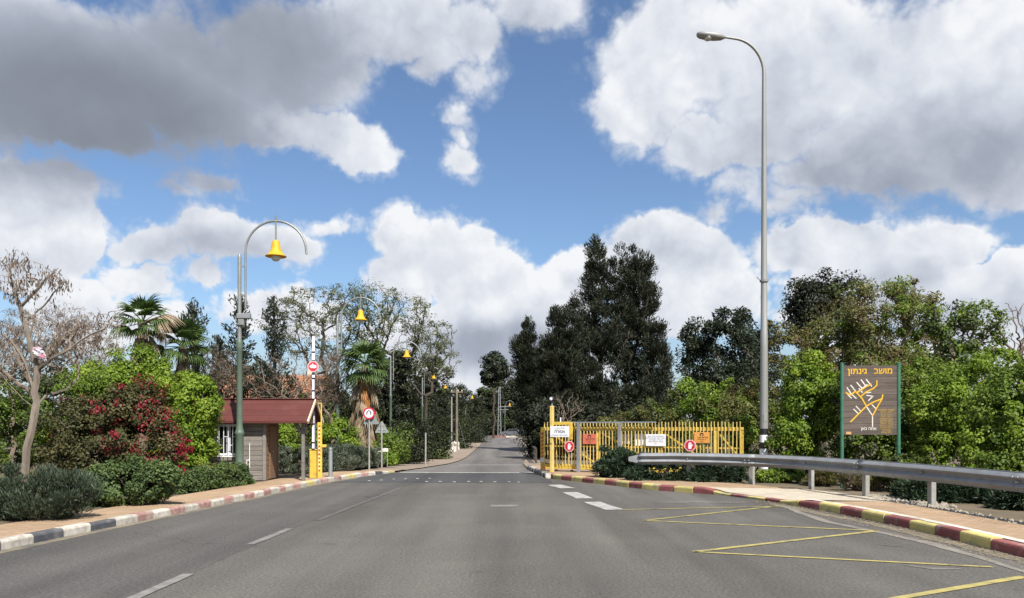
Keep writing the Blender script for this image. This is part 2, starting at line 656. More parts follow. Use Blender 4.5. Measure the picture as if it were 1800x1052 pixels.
MT['ground'] = mat('ground', (0.10, 0.09, 0.05), (0.06, 0.07, 0.03), scale=.15, rough=1.0, c3=(.13, .10, .065), s3=.05, a3=.7)
MT['white_paint'] = mat('white_paint', (0.38, 0.37, 0.345), (0.25, 0.243, 0.225), scale=6, rough=.8, c3=(.16, .15, .135), s3=5.0, a3=.8)
MT['worn_white'] = mat('worn_white_paint', (0.215, 0.208, 0.19), (0.14, 0.135, 0.125), scale=7, rough=.85, c3=(.095, .09, .083), s3=4.0, a3=.9)
MT['yellow_line'] = mat('yellow_line', (0.39, 0.325, 0.105), (0.28, 0.24, 0.095), scale=7, rough=.8, c3=(.12, .108, .075), s3=4.0, a3=.9)
MT['kerb_white'] = mat('kerb_white', (0.56, 0.525, 0.46), (0.36, 0.325, 0.27), scale=7, rough=.85, bump=.3, bscale=30, c3=(.27, .235, .19), s3=3.2, a3=.9, vary=0.16)
MT['kerb_red'] = mat('kerb_red', (0.25, 0.075, 0.068), (0.19, 0.065, 0.06), scale=6, rough=.85, bump=.3, bscale=30, c3=(.30, .22, .19), s3=3.4, a3=.85, vary=0.16)
MT['kerb_faded_red'] = mat('kerb_faded_red', (0.27, 0.12, 0.105), (0.36, 0.235, 0.20), scale=7, rough=.85, bump=.3, bscale=30, c3=(.40, .35, .30), s3=3.4, a3=.85, vary=0.16)
MT['kerb_yellow'] = mat('kerb_yellow', (0.50, 0.42, 0.15), (0.40, 0.34, 0.13), scale=6, rough=.85, bump=.3, bscale=30, c3=(.27, .235, .15), s3=3.4, a3=.85, vary=0.16)
MT['kerb_black'] = mat('kerb_black', (0.055, 0.06, 0.072), (0.09, 0.09, 0.095), scale=6, rough=.8, bump=.3, bscale=30, c3=(.2, .19, .18), s3=4.0, a3=.5)
MT['gutter'] = mat('gutter_concrete', (0.225, 0.205, 0.175), (0.165, 0.152, 0.132), scale=2.2, rough=.92, bump=.3, bscale=50, c3=(.115, .106, .092), s3=1.3, a3=.8)
MT['dust'] = mat('gutter_dust', (0.205, 0.172, 0.12), (0.13, 0.117, 0.09), scale=3.0, rough=1.0, bump=.5, bscale=45, c3=(.095, .09, .08), s3=2.0, a3=.8)
MT['yellow_metal'] = mat('yellow_metal', (0.66, 0.455, 0.065), (0.56, 0.385, 0.06), scale=7, rough=.5, c3=(.30, .16, .05), s3=5.0, a3=.6, vary=0.16)
MT['pale_yellow_metal'] = mat('pale_yellow_metal', (0.66, 0.50, 0.17), (0.55, 0.40, 0.12), scale=7, rough=.55, c3=(.36, .23, .09), s3=5.0, a3=.6, vary=0.16)
MT['galv'] = mat('galvanised_steel', (0.27, 0.285, 0.30), (0.215, 0.225, 0.24), scale=5, rough=.62, metal=.2, c3=(.20, .185, .165), s3=2.0, a3=.5)
MT['post_steel'] = mat('post_steel', (0.31, 0.305, 0.28), (0.25, 0.245, 0.22), scale=8, rough=.65, c3=(.28, .25, .2), s3=3.0, a3=.5)
MT['pole_grey'] = mat('pole_grey', (0.29, 0.29, 0.28), (0.25, 0.25, 0.235), scale=3, rough=.5, metal=.2, stretch=(1, 1, .25), c3=(.27, .27, .24), s3=1.5, a3=.4)
MT['lamp_green'] = mat('lamp_green', (0.085, 0.12, 0.088), (0.068, 0.096, 0.072), scale=4, rough=.5, c3=(.13, .15, .12), s3=3.0, a3=.4)
MT['lamp_grey'] = mat('lamp_grey', (0.24, 0.25, 0.24), (0.18, 0.19, 0.18), scale=6, rough=.5, metal=.3)
MT['bell_yellow'] = mat('bell_yellow', (0.68, 0.37, 0.016), (0.56, 0.29, 0.013), scale=7, rough=.6, c3=(.42, .22, .03), s3=9.0, a3=.4)
MT['globe'] = flat('lamp_globe', (0.58, 0.57, 0.53), rough=.3)
MT['sign_green'] = mat('sign_post_green', (0.045, 0.155, 0.095), (0.035, 0.12, 0.075), scale=6, rough=.5, c3=(.09, .2, .14), s3=4, a3=.4)
MT['board_wood'] = mat('weathered_board', (0.122, 0.094, 0.078), (0.080, 0.062, 0.053), scale=3.5, rough=.85, stretch=(1, 1, 14), bump=.4, bscale=6, c3=(.15, .125, .11), s3=1.5, a3=.5, vary=0.16)
MT['plank_grey'] = mat('plank_grey', (0.215, 0.195, 0.175), (0.135, 0.12, 0.108), scale=3, rough=.9, stretch=(1.5, 1.5, 12), bump=.5, bscale=8, c3=(.26, .22, .18), s3=1.5, a3=.5, vary=0.16)
MT['plank_brown'] = mat('plank_brown', (0.22, 0.13, 0.07), (0.14, 0.08, 0.045), scale=3, rough=.8, stretch=(3, 3, 8), bump=.4, bscale=8)
MT['roof_red'] = mat('roof_red', (0.092, 0.022, 0.017), (0.078, 0.019, 0.015), scale=2.2, rough=.8, bump=.4, bscale=70, c3=(.11, .036, .03), s3=1.2, a3=.5)
MT['trim_cream'] = flat('trim_cream', (0.66, 0.55, 0.38), rough=.7)
MT['white_metal'] = flat('white_metal', (0.80, 0.80, 0.80), rough=.4)
MT['glass_dark'] = flat('dark_glass', (0.02, 0.024, 0.028), rough=.08, spec=.6)
MT['curtain'] = mat('curtain', (.50, .50, .56), (.38, .38, .43), scale=3, stretch=(20, 1, 1), rough=.9)
MT['sign_white'] = mat('sign_white', (0.82, 0.82, 0.84), (0.74, 0.74, 0.75), scale=5, rough=.5)
MT['sign_red'] = flat('sign_red', (0.48, 0.020, 0.040), rough=.45)
MT['sign_pink'] = flat('sign_border_faded', (0.80, 0.44, 0.44), rough=.5)
MT['sign_salmon'] = mat('sign_salmon', (0.62, 0.165, 0.095), (0.56, 0.14, 0.08), scale=8, rough=.6)
MT['sign_orange'] = mat('sign_orange', (0.72, 0.33, 0.07), (0.66, 0.29, 0.06), scale=8, rough=.6)
MT['sign_back'] = mat('sign_back', (0.24, 0.27, 0.265), (0.20, 0.225, 0.22), scale=6, rough=.55, metal=.2)
MT['ink_black'] = flat('ink_black', (0.015, 0.015, 0.02), rough=.6)
MT['ink_grey'] = flat('ink_grey', (0.33, 0.33, 0.37), rough=.6)
MT['ink_yellow'] = flat('ink_yellow', (0.66, 0.38, 0.02), rough=.6)
MT['ink_white'] = flat('ink_white', (0.66, 0.62, 0.55), rough=.6)
MT['ink_tan'] = flat('ink_tan', (0.52, 0.30, 0.13), rough=.6)
MT['ink_ochre'] = flat('ink_ochre', (0.40, 0.26, 0.06), rough=.6)
MT['black_paint'] = flat('black_paint', (0.018, 0.018, 0.02), rough=.5)
MT['rubber'] = flat('rubber', (0.02, 0.02, 0.02), rough=.8)
MT['reflector_red'] = flat('reflector_red', (0.46, 0.03, 0.03), rough=.4)
MT['stone_white'] = mat('stone_white', (0.66, 0.63, 0.57), (0.46, 0.42, 0.36), scale=5, rough=.95, bump=.6, bscale=18)
MT['stucco'] = mat('stucco', (0.52, 0.46, 0.38), (0.46, 0.40, 0.33), scale=4, rough=.9)
MT['roof_tile'] = mat('roof_tile', (0.36, 0.17, 0.095), (0.26, 0.12, 0.07), scale=6, rough=.9, c3=(.20, .12, .08), s3=1.0, a3=.6)
MT['plastic_bag'] = mat('plastic_bag', (0.55, 0.55, 0.58), (0.40, 0.36, 0.42), scale=9, rough=.35, c3=(.55, .16, .24), s3=7.0, a3=.9)
MT['bark_grey'] = mat('bark_grey', (0.20, 0.165, 0.13), (0.12, 0.10, 0.08), scale=9, rough=.95, stretch=(1, 1, .3), bump=.8, bscale=25, c3=(.27, .23, .19), s3=2.0, a3=.5)
MT['bark_dark'] = mat('bark_dark', (0.075, 0.06, 0.045), (0.045, 0.038, 0.03), scale=9, rough=.95, stretch=(1, 1, .3), bump=.8, bscale=25)
MT['bark_twig'] = mat('bark_twig', (0.20, 0.155, 0.12), (0.145, 0.11, 0.085), scale=5, rough=.95)
MT['palm_trunk'] = mat('palm_trunk', (0.17, 0.125, 0.085), (0.09, 0.07, 0.05), scale=8, rough=.95, stretch=(1, 1, 3), bump=.8, bscale=20)
MT['car_paint'] = mat('car_paint_silver', (0.22, 0.23, 0.25), (0.19, 0.20, 0.22), scale=3, rough=.3, metal=.5, coat=.5)
MT['gravel'] = mat('gravel_stone', (0.36, 0.32, 0.26), (0.24, 0.215, 0.175), scale=8, rough=.95)

# ------------------------------------------------------------------ setting: plan lines as functions of y
def lerp_fn(pts):
    ys = np.array([p[1] for p in pts])
    xs = np.array([p[0] for p in pts])
    # smooth (monotone cubic-ish): sample linear then blur
    yy = np.linspace(ys[0], ys[-1], 900)
    xx = np.interp(yy, ys, xs)
    def f(y):
        return float(np.interp(y, yy, xx))
    return f

KERB_L = [(-7.4, -14), (-6.95, 2), (-6.78, 7), (-6.61, 10.3), (-6.34, 12.8), (-6.05, 15.4), (-5.76, 17.9), (-5.58, 20.4), (-5.30, 22.8), (-4.80, 25.4), (-4.0, 28.0)]
EDGE_L = KERB_L + [(-3.45, 31.5), (-3.07, 37), (-2.77, 48), (-3.1, 75), (-3.9, 111), (-5.2, 150), (-7.0, 170)]
BACK_L = [(-9.3, -14), (-8.7, 2), (-8.2, 7), (-7.85, 10.5), (-7.72, 12.05), (-7.37, 14.4), (-7.17, 17.1), (-6.75, 20.7), (-6.65, 22.6), (-6.4, 24), (-5.6, 27.6), (-5.2, 31.5), (-5.0, 37), (-4.9, 48), (-5.2, 75), (-5.6, 111), (-6.9, 150), (-8.7, 170)]
KERB_R = [(7.2, -14), (6.55, 2), (6.33, 7), (6.24, 9.87), (6.24, 12.04), (6.12, 13.6), (5.92, 15.0), (5.58, 16.7), (5.0, 18.35), (4.55, 18.95), (3.54, 19.95), (2.54, 21.9), (1.70, 23.4), (1.05, 24.6)]
EDGE_R = KERB_R + [(0.92, 26.0), (0.58, 29.9), (0.53, 37), (0.95, 53), (1.05, 80), (1.1, 111), (0.9, 150), (-1.0, 170)]
BACK_R = [(9.0, -14), (8.0, 2), (7.75, 8), (7.6, 11.8), (7.55, 14.1), (7.25, 16.2), (6.9, 17.9), (5.95, 20.3), (4.67, 21.8), (3.87, 23.5), (2.9, 24.6), (2.4, 27.5), (1.9, 31), (1.6, 37), (1.8, 53), (1.9, 80), (2.0, 111), (1.8, 150), (0.0, 170)]
eL, eR, bL, bR = lerp_fn(EDGE_L), lerp_fn(EDGE_R), lerp_fn(BACK_L), lerp_fn(BACK_R)

def strip(name, fa, fb, y0, y1, step, z, material, nx=1, kind='structure', parent=None, skirt=0.0):
    ys = []
    y = y0
    while y < y1 - 1e-6:
        ys.append(y)
        y += step if y < 40 else step * 4
    ys.append(y1)
    mb = MB()
    vs_, fs = [], []
    for y in ys:
        a, b = fa(y), fb(y)
        for k in range(nx + 1):
            vs_.append((a + (b - a) * k / nx, y, gz(y) + ((z(y, k / nx) if z.__code__.co_argcount == 2 else z(y)) if callable(z) else z)))
    n = nx + 1
    for i in range(len(ys) - 1):
        for k in range(nx):
            fs.append((i * n + k, i * n + k + 1, (i + 1) * n + k + 1, (i + 1) * n + k))
    mb.add(vs_, fs)
    o = mb.build(name, material, parent)
    if kind and parent is None: tag(o, kind=kind)
    return o

# one sheet to the horizon
def ground_sheet():
    ys = [-60, -20, 0, 10, 20, 27, 30, 33, 36, 39, 42, 45, 50, 70, 100, 160, 300, 700, 1800]
    xs = [-1800, -500, -150, -60, -25, -10, 0, 10, 25, 60, 150, 500, 1800]
    vs_, fs = [], []
    for y in ys:
        for x in xs:
            vs_.append((x, y, gz(y) - 0.06))
    n = len(xs)
    for i in range(len(ys) - 1):
        for k in range(n - 1):
            fs.append((i * n + k, i * n + k + 1, (i + 1) * n + k + 1, (i + 1) * n + k))
    o = MB().add(vs_, fs).build('ground', MT['ground'])
    tag(o, kind='structure')
ground_sheet()
road = strip('road', eL, eR, -14, 170, 0.5, 0.0, MT['asphalt'], nx=4)
MT['asphalt_lane'] = road_mat('asphalt_lane', (0.091, 0.086, 0.079), (0.076, 0.072, 0.067), None, (0.108, 0.100, 0.089))
lane_x = lerp_fn([(-3.7, -14), (-3.6, 4), (-3.49, 8.6), (-3.47, 12.4), (-3.07, 17.2), (-2.88, 20.7), (-2.75, 22.5)])
lane_r = random.Random(21)
strip('newer_lane', lambda y: eL(y) + .25, lambda y: lane_x(y) + lane_r.uniform(-.025, .025), -14, 22.4, 0.3, 0.003, MT['asphalt_lane'], parent=road)
strip('resurfaced_patch', lambda y: eL(y) + .12, lambda y: min(eR(y) - .1, 1.15), 22.6, 27.35, 0.5, 0.004, MT['asphalt_table'], parent=road)
strip('older_surface', lambda y: eL(y) + .02, lambda y: eR(y) - .02, 27.75, 170, 0.75, 0.004, MT['asphalt_far'], parent=road)
KW = 0.16
def hr(y):
    if 15.8 < y < 18.9:
        return .145 - .085 * min(1, (y - 15.8) / .6) * min(1, (18.9 - y) / .4)
    return .145
def swz(y):
    t = min(1, max(0, (y - 25.5) / 3.2))
    return .118 - .085 * t * t * (3 - 2 * t)
strip('sidewalk_left', lambda y: bL(y), lambda y: eL(y) - KW + .01, -14, 29.0, 0.5, swz, MT['brick_paving'])
strip('path_left', lambda y: bL(y), lambda y: eL(y) + .0, 29.0, 168, 0.75, 0.033, MT['path_dirt'])
strip('verge_left', lambda y: -75, lambda y: bL(y) + .02, -14, 169, 0.5, 0.10, MT['soil'], nx=6)
strip('sidewalk_right', lambda y: eR(y) + KW - .01, lambda y: bR(y), -14, 31.0, 0.4, lambda y, t: (min(0.135, hr(y) - .012)) * (1 - t) + (.135 if hr(y) > .14 else .085) * t, MT['brick_paving'], nx=2)
strip('verge_right', lambda y: bR(y) - .02, lambda y: 80, -14, 169, 0.5, 0.10, MT['soil'], nx=6)
strip('path_right', lambda y: eR(y), lambda y: bR(y), 31.0, 168, 1.0, 0.04, MT['path_dirt'])
# concrete crossing between the lowered kerb and the verge
strip('concrete_crossing', lambda y: eR(y) + KW - .005, lambda y: bR(y) + .45, 15.75, 18.95, .2, lambda y, t: (hr(y) + .003) * (1 - t) + .112 * t, MT['concrete'], nx=4)

# kerbs: every painted block is a piece of its own
def walk(pts, y0, y1):
    f = lerp_fn(pts)
    ys = np.arange(y0, y1, 0.05)
    P = np.array([(f(y), y) for y in ys])
    s = np.concatenate([[0], np.cumsum(np.hypot(np.diff(P[:, 0]), np.diff(P[:, 1])))])
    # smooth the plan line a little
    k = np.ones(25) / 25
    Pp = np.pad(P, ((12, 12), (0, 0)), mode='edge')
    Px = np.convolve(Pp[:, 0], k, mode='valid')
    return s, Px, P[:, 1]

def kerb(name, pts, y0, y1, lens, mats, side, hfun):
    """side +1: the pavement lies to +x of the line"""
    root = bpy.data.objects.new(name, None)
    COL.objects.link(root)
    tag(root, kind='structure')
    s, X, Y = walk(pts, y0, y1)
    pos, i = 0.0, 0
    rr = random.Random(5)
    while pos < s[-1] - 0.1:
        ln = lens(np.interp(pos, s, Y)) * rr.uniform(.95, 1.05)
        end = min(pos + ln - 0.008, s[-1])
        nseg = max(1, int((end - pos) / .25))
        vs_, fs = [], []
        jz, jx = rr.uniform(-.010, .008), rr.uniform(-.012, .012)
        for q in range(nseg + 1):
            t = pos + (end - pos) * q / nseg
            x, y = np.interp(t, s, X), np.interp(t, s, Y)
            x2, y2 = np.interp(t + .05, s, X), np.interp(t + .05, s, Y)
            x1, y1_ = np.interp(t - .05, s, X), np.interp(t - .05, s, Y)
            T = Vector((x2 - x1, y2 - y1_, 0)).normalized()
            Nn = Vector((T.y, -T.x, 0)) * (1 if side > 0 else -1)
            h = hfun(y) + jz
            base = Vector((x, y, gz(y))) + Nn * jx
            for (o, z) in ((0, -.05), (0.0, h * .72), (.012, h * .9), (.035, h), (KW, h), (KW, -.05)):
                vs_.append(base + Nn * o + Vector((0, 0, z)))
        for q in range(nseg):
            for k in range(5):
                a = q * 6 + k
                fs.append((a, a + 1, a + 7, a + 6) if side > 0 else (a, a + 6, a + 7, a + 1))
        fs.append(tuple(range(6)))
        fs.append(tuple(nseg * 6 + k for k in range(5, -1, -1)))
        MB().add(vs_, fs).build('kerb_stone', mats(i, np.interp(pos, s, Y)), root)
        pos += ln
        i += 1
    return root

def ml(i, y):
    if i % 2 == 0: return MT['kerb_white']
    if y < 13.2: return MT['kerb_black']
    if y > 20.9 and (i // 2) % 3 == 1: return MT['kerb_yellow']
    return MT['kerb_faded_red'] if y < 25.5 else MT['kerb_black'] if (i // 2) % 2 else MT['kerb_white']
kerb('kerb_left', KERB_L, -12, 27.9, lambda y: .62 if y < 13 else .5, ml, -1, lambda y: swz(y) + .007)
def mr(i, y):
    return MT['kerb_yellow'] if i % 2 == 0 else MT['kerb_red']
kerb('kerb_right', KERB_R, -12, 24.55, lambda y: .70 if y < 16 else .56, mr, 1, hr)
kerb('kerb_gate', [(1.05, 24.6), (0.92, 26.0), (0.58, 29.9), (0.55, 31)], 24.62, 30.5, lambda y: .38, lambda i, y: MT['kerb_white'] if i % 2 == 0 else MT['kerb_black'], 1, lambda y: .14)
# pale strip of edging stones behind the right kerb
def off_right(a):
    s, X, Y = walk(KERB_R, -12, 24.5)
    return lambda y: float(np.interp(y, Y, X)) + a
edg = strip('edging_right', off_right(KW + .0), off_right(KW + .15), -12, 16.0, .4, lambda y: .147, MT['kerb_white'])

# painted markings lie as thin sheets on the road
def paint(name, a, b, w, material, z=0.008, wear=0.0):
    a, b = Vector(a), Vector(b)
    t = (b - a)
    n = max(2, int(t.length / .35))
    t.normalize()
    s = Vector((t.y, -t.x, 0))
    rr = random.Random(int(a.x * 1000 + b.y * 77))
    vs_, fs = [], []
    for i in range(n + 1):
        p = a.lerp(b, i / n)
        zz = gz(p.y) + z
        w1 = w / 2 * (1 + rr.uniform(-.12, .06))
        w2 = w / 2 * (1 + rr.uniform(-.12, .06))
        vs_ += [(p.x - s.x * w1, p.y - s.y * w1, zz), (p.x + s.x * w2, p.y + s.y * w2, zz)]
    for i in range(n):
        fs.append((2 * i, 2 * i + 1, 2 * i + 3, 2 * i + 2))
    return MB().add(vs_, fs).build(name, material, road)

def px_paint(name, p, q, w, material):
    return paint(name, G(*p), G(*q), w, material)
px_paint('lane_dash', (200, 1068), (332, 1010), .13, MT['worn_white'])
px_paint('lane_dash', (440, 958), (510, 930), .13, MT['worn_white'])
px_paint('lane_dash', (862, 890), (911, 890), .40, MT['worn_white'])
px_paint('lane_dash', (975, 853), (998, 859), .42, MT['white_paint'])
px_paint('lane_dash', (1002, 866), (1028, 877), .40, MT['white_paint'])
px_paint('lane_dash', (1040, 883), (1080, 897), .38, MT['white_paint'])
Y = MT['yellow_line']
for p, q, w in (((1085, 897), (1365, 891), .07), ((1372, 890), (1131, 916), .085), ((1131, 916), (1543, 934), .08), ((1543, 934), (1220, 971), .105), ((1220, 971), (1745, 998), .085), ((1800, 1015), (1560, 1056), .11), ((1560, 1056), (1990, 1075), .13)):
    px_paint('zigzag_line', p, q, w, Y)
paint('stop_line', (eL(27.55) + .25, 27.55, 0), (eR(27.55) - .05, 27.4, 0), .34, MT['white_paint'], z=.010)
paint('stop_line', (-2.4, 36.0, 0), (0.45, 36.2, 0), .25, MT['white_paint'], z=.010)
paint('stop_line', (-.7, 62, 0), (.9, 62.2, 0), .5, MT['worn_white'], z=.010)
paint('faded_line', G(560, 915), G(705, 858), .10, MT['asphalt_far'])
stud_me = MB().box((0, 0, .008), (.085, .085, .016), bev=.006).mesh('road_stud', MT['white_paint'])
for (cx, cy) in [(235, 985), (335, 980), (440, 972), (540, 970), (640, 967), (742, 965), (717, 992), (830, 992), (950, 995), (1070, 992), (1175, 992), (1290, 995), (1410, 995), (1490, 997)]:
    g = G(600 + cx / 4.782, 640 + cy / 4.782)
    place('road_stud', stud_me, road, (g.x, g.y, .003))

def irregular(name, line, w, material, z, seed, parent=road):
    rr = random.Random(seed)
    pts = [Vector((p[0], p[1], 0)) for p in line]
    dense = []
    for a, b in zip(pts, pts[1:]):
        n = max(2, int((b - a).length / .12))
        dense += [a.lerp(b, i / n) for i in range(n)]
    dense.append(pts[-1])
    vs_, fs = [], []
    wa, wb = w / 2, w / 2
    for i, p in enumerate(dense):
        a = dense[max(0, i - 1)]
        b = dense[min(len(dense) - 1, i + 1)]
        t = (b - a).normalized()
        s = Vector((t.y, -t.x, 0))
        wa = min(w * .75, max(w * .25, wa + rr.uniform(-.1, .1) * w))
        wb = min(w * .75, max(w * .25, wb + rr.uniform(-.1, .1) * w))
        e = min(1, i / 4, (len(dense) - 1 - i) / 4) * .9 + .1
        zz = gz(p.y) + z
        vs_ += [(p.x - s.x * wa * e, p.y - s.y * wa * e, zz), (p.x + s.x * wb * e, p.y + s.y * wb * e, zz)]
    for i in range(len(dense) - 1):
        fs.append((2 * i, 2 * i + 1, 2 * i + 3, 2 * i + 2))
    return MB().add(vs_, fs).build(name, material, parent)
gl = [(p.x, p.y) for p in (G(1375, 889), G(1410, 904), G(1450, 918), G(1510, 930), G(1560, 940), G(1640, 957), G(1720, 981), G(1800, 1005), G(1900, 1042))]
irregular('gutter_channel', gl, .17, MT['gutter'], .0055, 4)
irregular('gutter_dust', [(5.35, 16.6), (5.55, 15.4), (5.72, 14.2), (5.92, 13.0), (6.02, 11.6), (6.06, 10.2), (6.1, 8.6)], .36, MT['dust'], .0045, 9)
irregular('gutter_dust', [(eL(y) + .09, y) for y in np.arange(2, 26, 1.0)], .16, MT['dust'], .0045, 12)
irregular('asphalt_repair', [(p.x, p.y) for p in (G(1590, 994), G(1640, 1000), G(1690, 1001))], .28, MT['gutter'], .0050, 14)
irregular('asphalt_repair', [(p.x, p.y) for p in (G(1540, 958), G(1590, 962))], .16, MT['asphalt_far'], .0050, 15)
irregular('asphalt_repair', [(p.x, p.y) for p in (G(1150, 884), G(1230, 882), G(1330, 884))], .5, MT['asphalt_far'], .0040, 16)

# ------------------------------------------------------------------ things
SWL, SWR = 0.118, 0.135

def text_mesh(s, size, material, name='lettering', depth=0.0, rtl=True, bold=.018):
    cu = bpy.data.curves.new(name, 'FONT')
    cu.body = s[::-1] if rtl else s
    cu.size = size
    cu.align_x = 'CENTER'
    cu.align_y = 'CENTER'
    cu.extrude = depth
    cu.offset = bold * size
    cu.resolution_u = 3
    ob = bpy.data.objects.new(name, cu)
    COL.objects.link(ob)
    dg = bpy.context.evaluated_depsgraph_get()
    me = bpy.data.meshes.new_from_object(ob.evaluated_get(dg))
    bpy.data.objects.remove(ob)
    me.name = name
    me.materials.clear()
    me.materials.append(material)
    return me

def lettering(s, size, material, parent, x, y, z, name='lettering', rtl=True, bold=0.0):
    me = text_mesh(s, size, material, name, rtl=rtl)
    return place(name, me, parent, (x, y, z), (math.radians(90), 0, 0))

def circle(r, n=28, cx=0, cz=0, a0=0.0):
    return [(cx + r * math.cos(a0 + 2 * math.pi * k / n), cz + r * math.sin(a0 + 2 * math.pi * k / n)) for k in range(n)]

def hand_plate(parent, y, s, rot=0.0, cx=0, cz=0, material=None):
    """raised open hand as the stop pictogram"""
    mb = MB()
    def pl(o):
        c, sn = math.cos(rot), math.sin(rot)
        mb.plate([(cx + (x * c - z * sn) * s, cz + (x * sn + z * c) * s) for x, z in o], y, y + .001)
    pl([(-.26, -.62), (.22, -.62), (.27, -.30), (.36, .05), (.30, .08), (-.30, .08), (-.32, -.2)])
    for x0, h in ((-.29, .46), (-.13, .64), (.03, .60), (.18, .46)):
        pl([(x0, .05), (x0 + .12, .05), (x0 + .12, h - .04), (x0 + .06, h), (x0, h - .04)])
    pl([(.28, -.25), (.56, .12), (.48, .18), (.28, -.02)])
    return mb.build('hand_symbol', material or MT['sign_white'], parent)

# ---- bell lanterns along the left side
def make_bell_lamp():
    root = thing('bell_street_lamp', 'x', 'street lamp', (0, 0, 0), 0, 'bell lamps along the left roadside')
    mb = MB()
    mb.lathe([(.13, 0), (.13, .10), (.105, .13), (.105, 1.25), (.115, 1.27), (.125, 1.31), (.125, 1.35), (.105, 1.38), (.10, 1.42), (.082, 1.50), (.08, 1.55), (.072, 3.52), (.085, 3.55), (.09, 3.60), (.085, 3.65), (.092, 3.70), (.08, 3.74), (.058, 3.80)], 16)
    mb.build('pole', MT['lamp_green'], root, smooth=True)
    MB().lathe([(.052, 3.78), (.048, 5.95), (.04, 6.02), (.015, 6.06)], 12).build('upper_pole', MT['lamp_grey'], root, smooth=True)
    # hoop: rises beside the pole, arches over and hangs down on the far side
    x0, zc, R = .16, 6.10, .80
    pts = [(x0, 0, 4.62), (x0, 0, 5.2), (x0, 0, 5.8)]
    for k in range(21):
        a = math.pi - math.pi * 1.0 * k / 20
        pts.append((x0 + R + R * math.cos(a), 0, zc + R * 1.02 * math.sin(a)))
    pts.append((x0 + 2 * R + .01, 0, zc - .06))
    MB().tube(pts, .03, 8).build('hoop', MT['lamp_grey'], root, smooth=True)
    for z in (4.95, 5.72):
        MB().bar((.03, 0, z), (x0, 0, z), .03, .03).build('bracket', MT['lamp_grey'], root)
    cx = x0 + R
    MB().tube([(cx, 0, 7.06), (cx, 0, 6.40)], [.028, .024], 8).build('hanger', MT['lamp_grey'], root)
    b = MB().lathe([(.27, 5.885), (.275, 5.90), (.20, 5.95), (.15, 6.02), (.115, 6.14), (.10, 6.26), (.085, 6.30), (.03, 6.325)], 24).build('bell_shade', MT['bell_yellow'], root, smooth=True)
    b.location = (cx, 0, 0.09)
    g = MB().lathe([(.01, 5.76), (.07, 5.775), (.115, 5.82), (.13, 5.885), (.125, 5.91)], 18).build('globe', MT['globe'], b, smooth=True)
    return root
lampA = make_bell_lamp()
lamp_labels = [
    'tall green bell lamp with a grey box, nearest, rising in front of the red-roofed booth',
    'bell lamp with yellow shade rising from the dark trees behind the white barrier arm',
    'yellow bell lamp beside the fan palm with the dead frond skirt, behind the triangular sign',
    'small yellow bell lamp hanging among the dark roadside trees, first past the palm',
    'small yellow bell lamp among the dark roadside trees, second past the palm',
    'tiny yellow bell lamp deep down the left roadside, third past the palm',
    'tiny yellow bell lamp deep down the left roadside, last before the lattice pylon',
    'tiny yellow bell lamp to the right of the lattice pylon where the road bends']
# bell pixel x, distance
for i, (px, d, sc) in enumerate([(485, 21.0, 1.0), (634, 33.0, 1.0), (715, 46.0, .97), (762, 66.5, .97), (783, 84, .97), (810, 100, .97), (830, 114, .97), (896, 152, .97)]):
    o = lampA if i == 0 else copy_tree(lampA)
    bx = (px - 900) / F * d
    o.location = (bx - .96 * sc, d, gz(d) + .1)
    o.scale = (sc, sc, sc)
    o['label'] = lamp_labels[i]
l0 = lampA
sb = MB().box((.12, -.02, 4.40), (.36, .16, .14), bev=.02).build('junction_box', MT['galv'], l0)
MB().box((.06, -.04, 4.24), (.16, .10, .18), bev=.02).build('box_bracket', MT['lamp_grey'], l0)

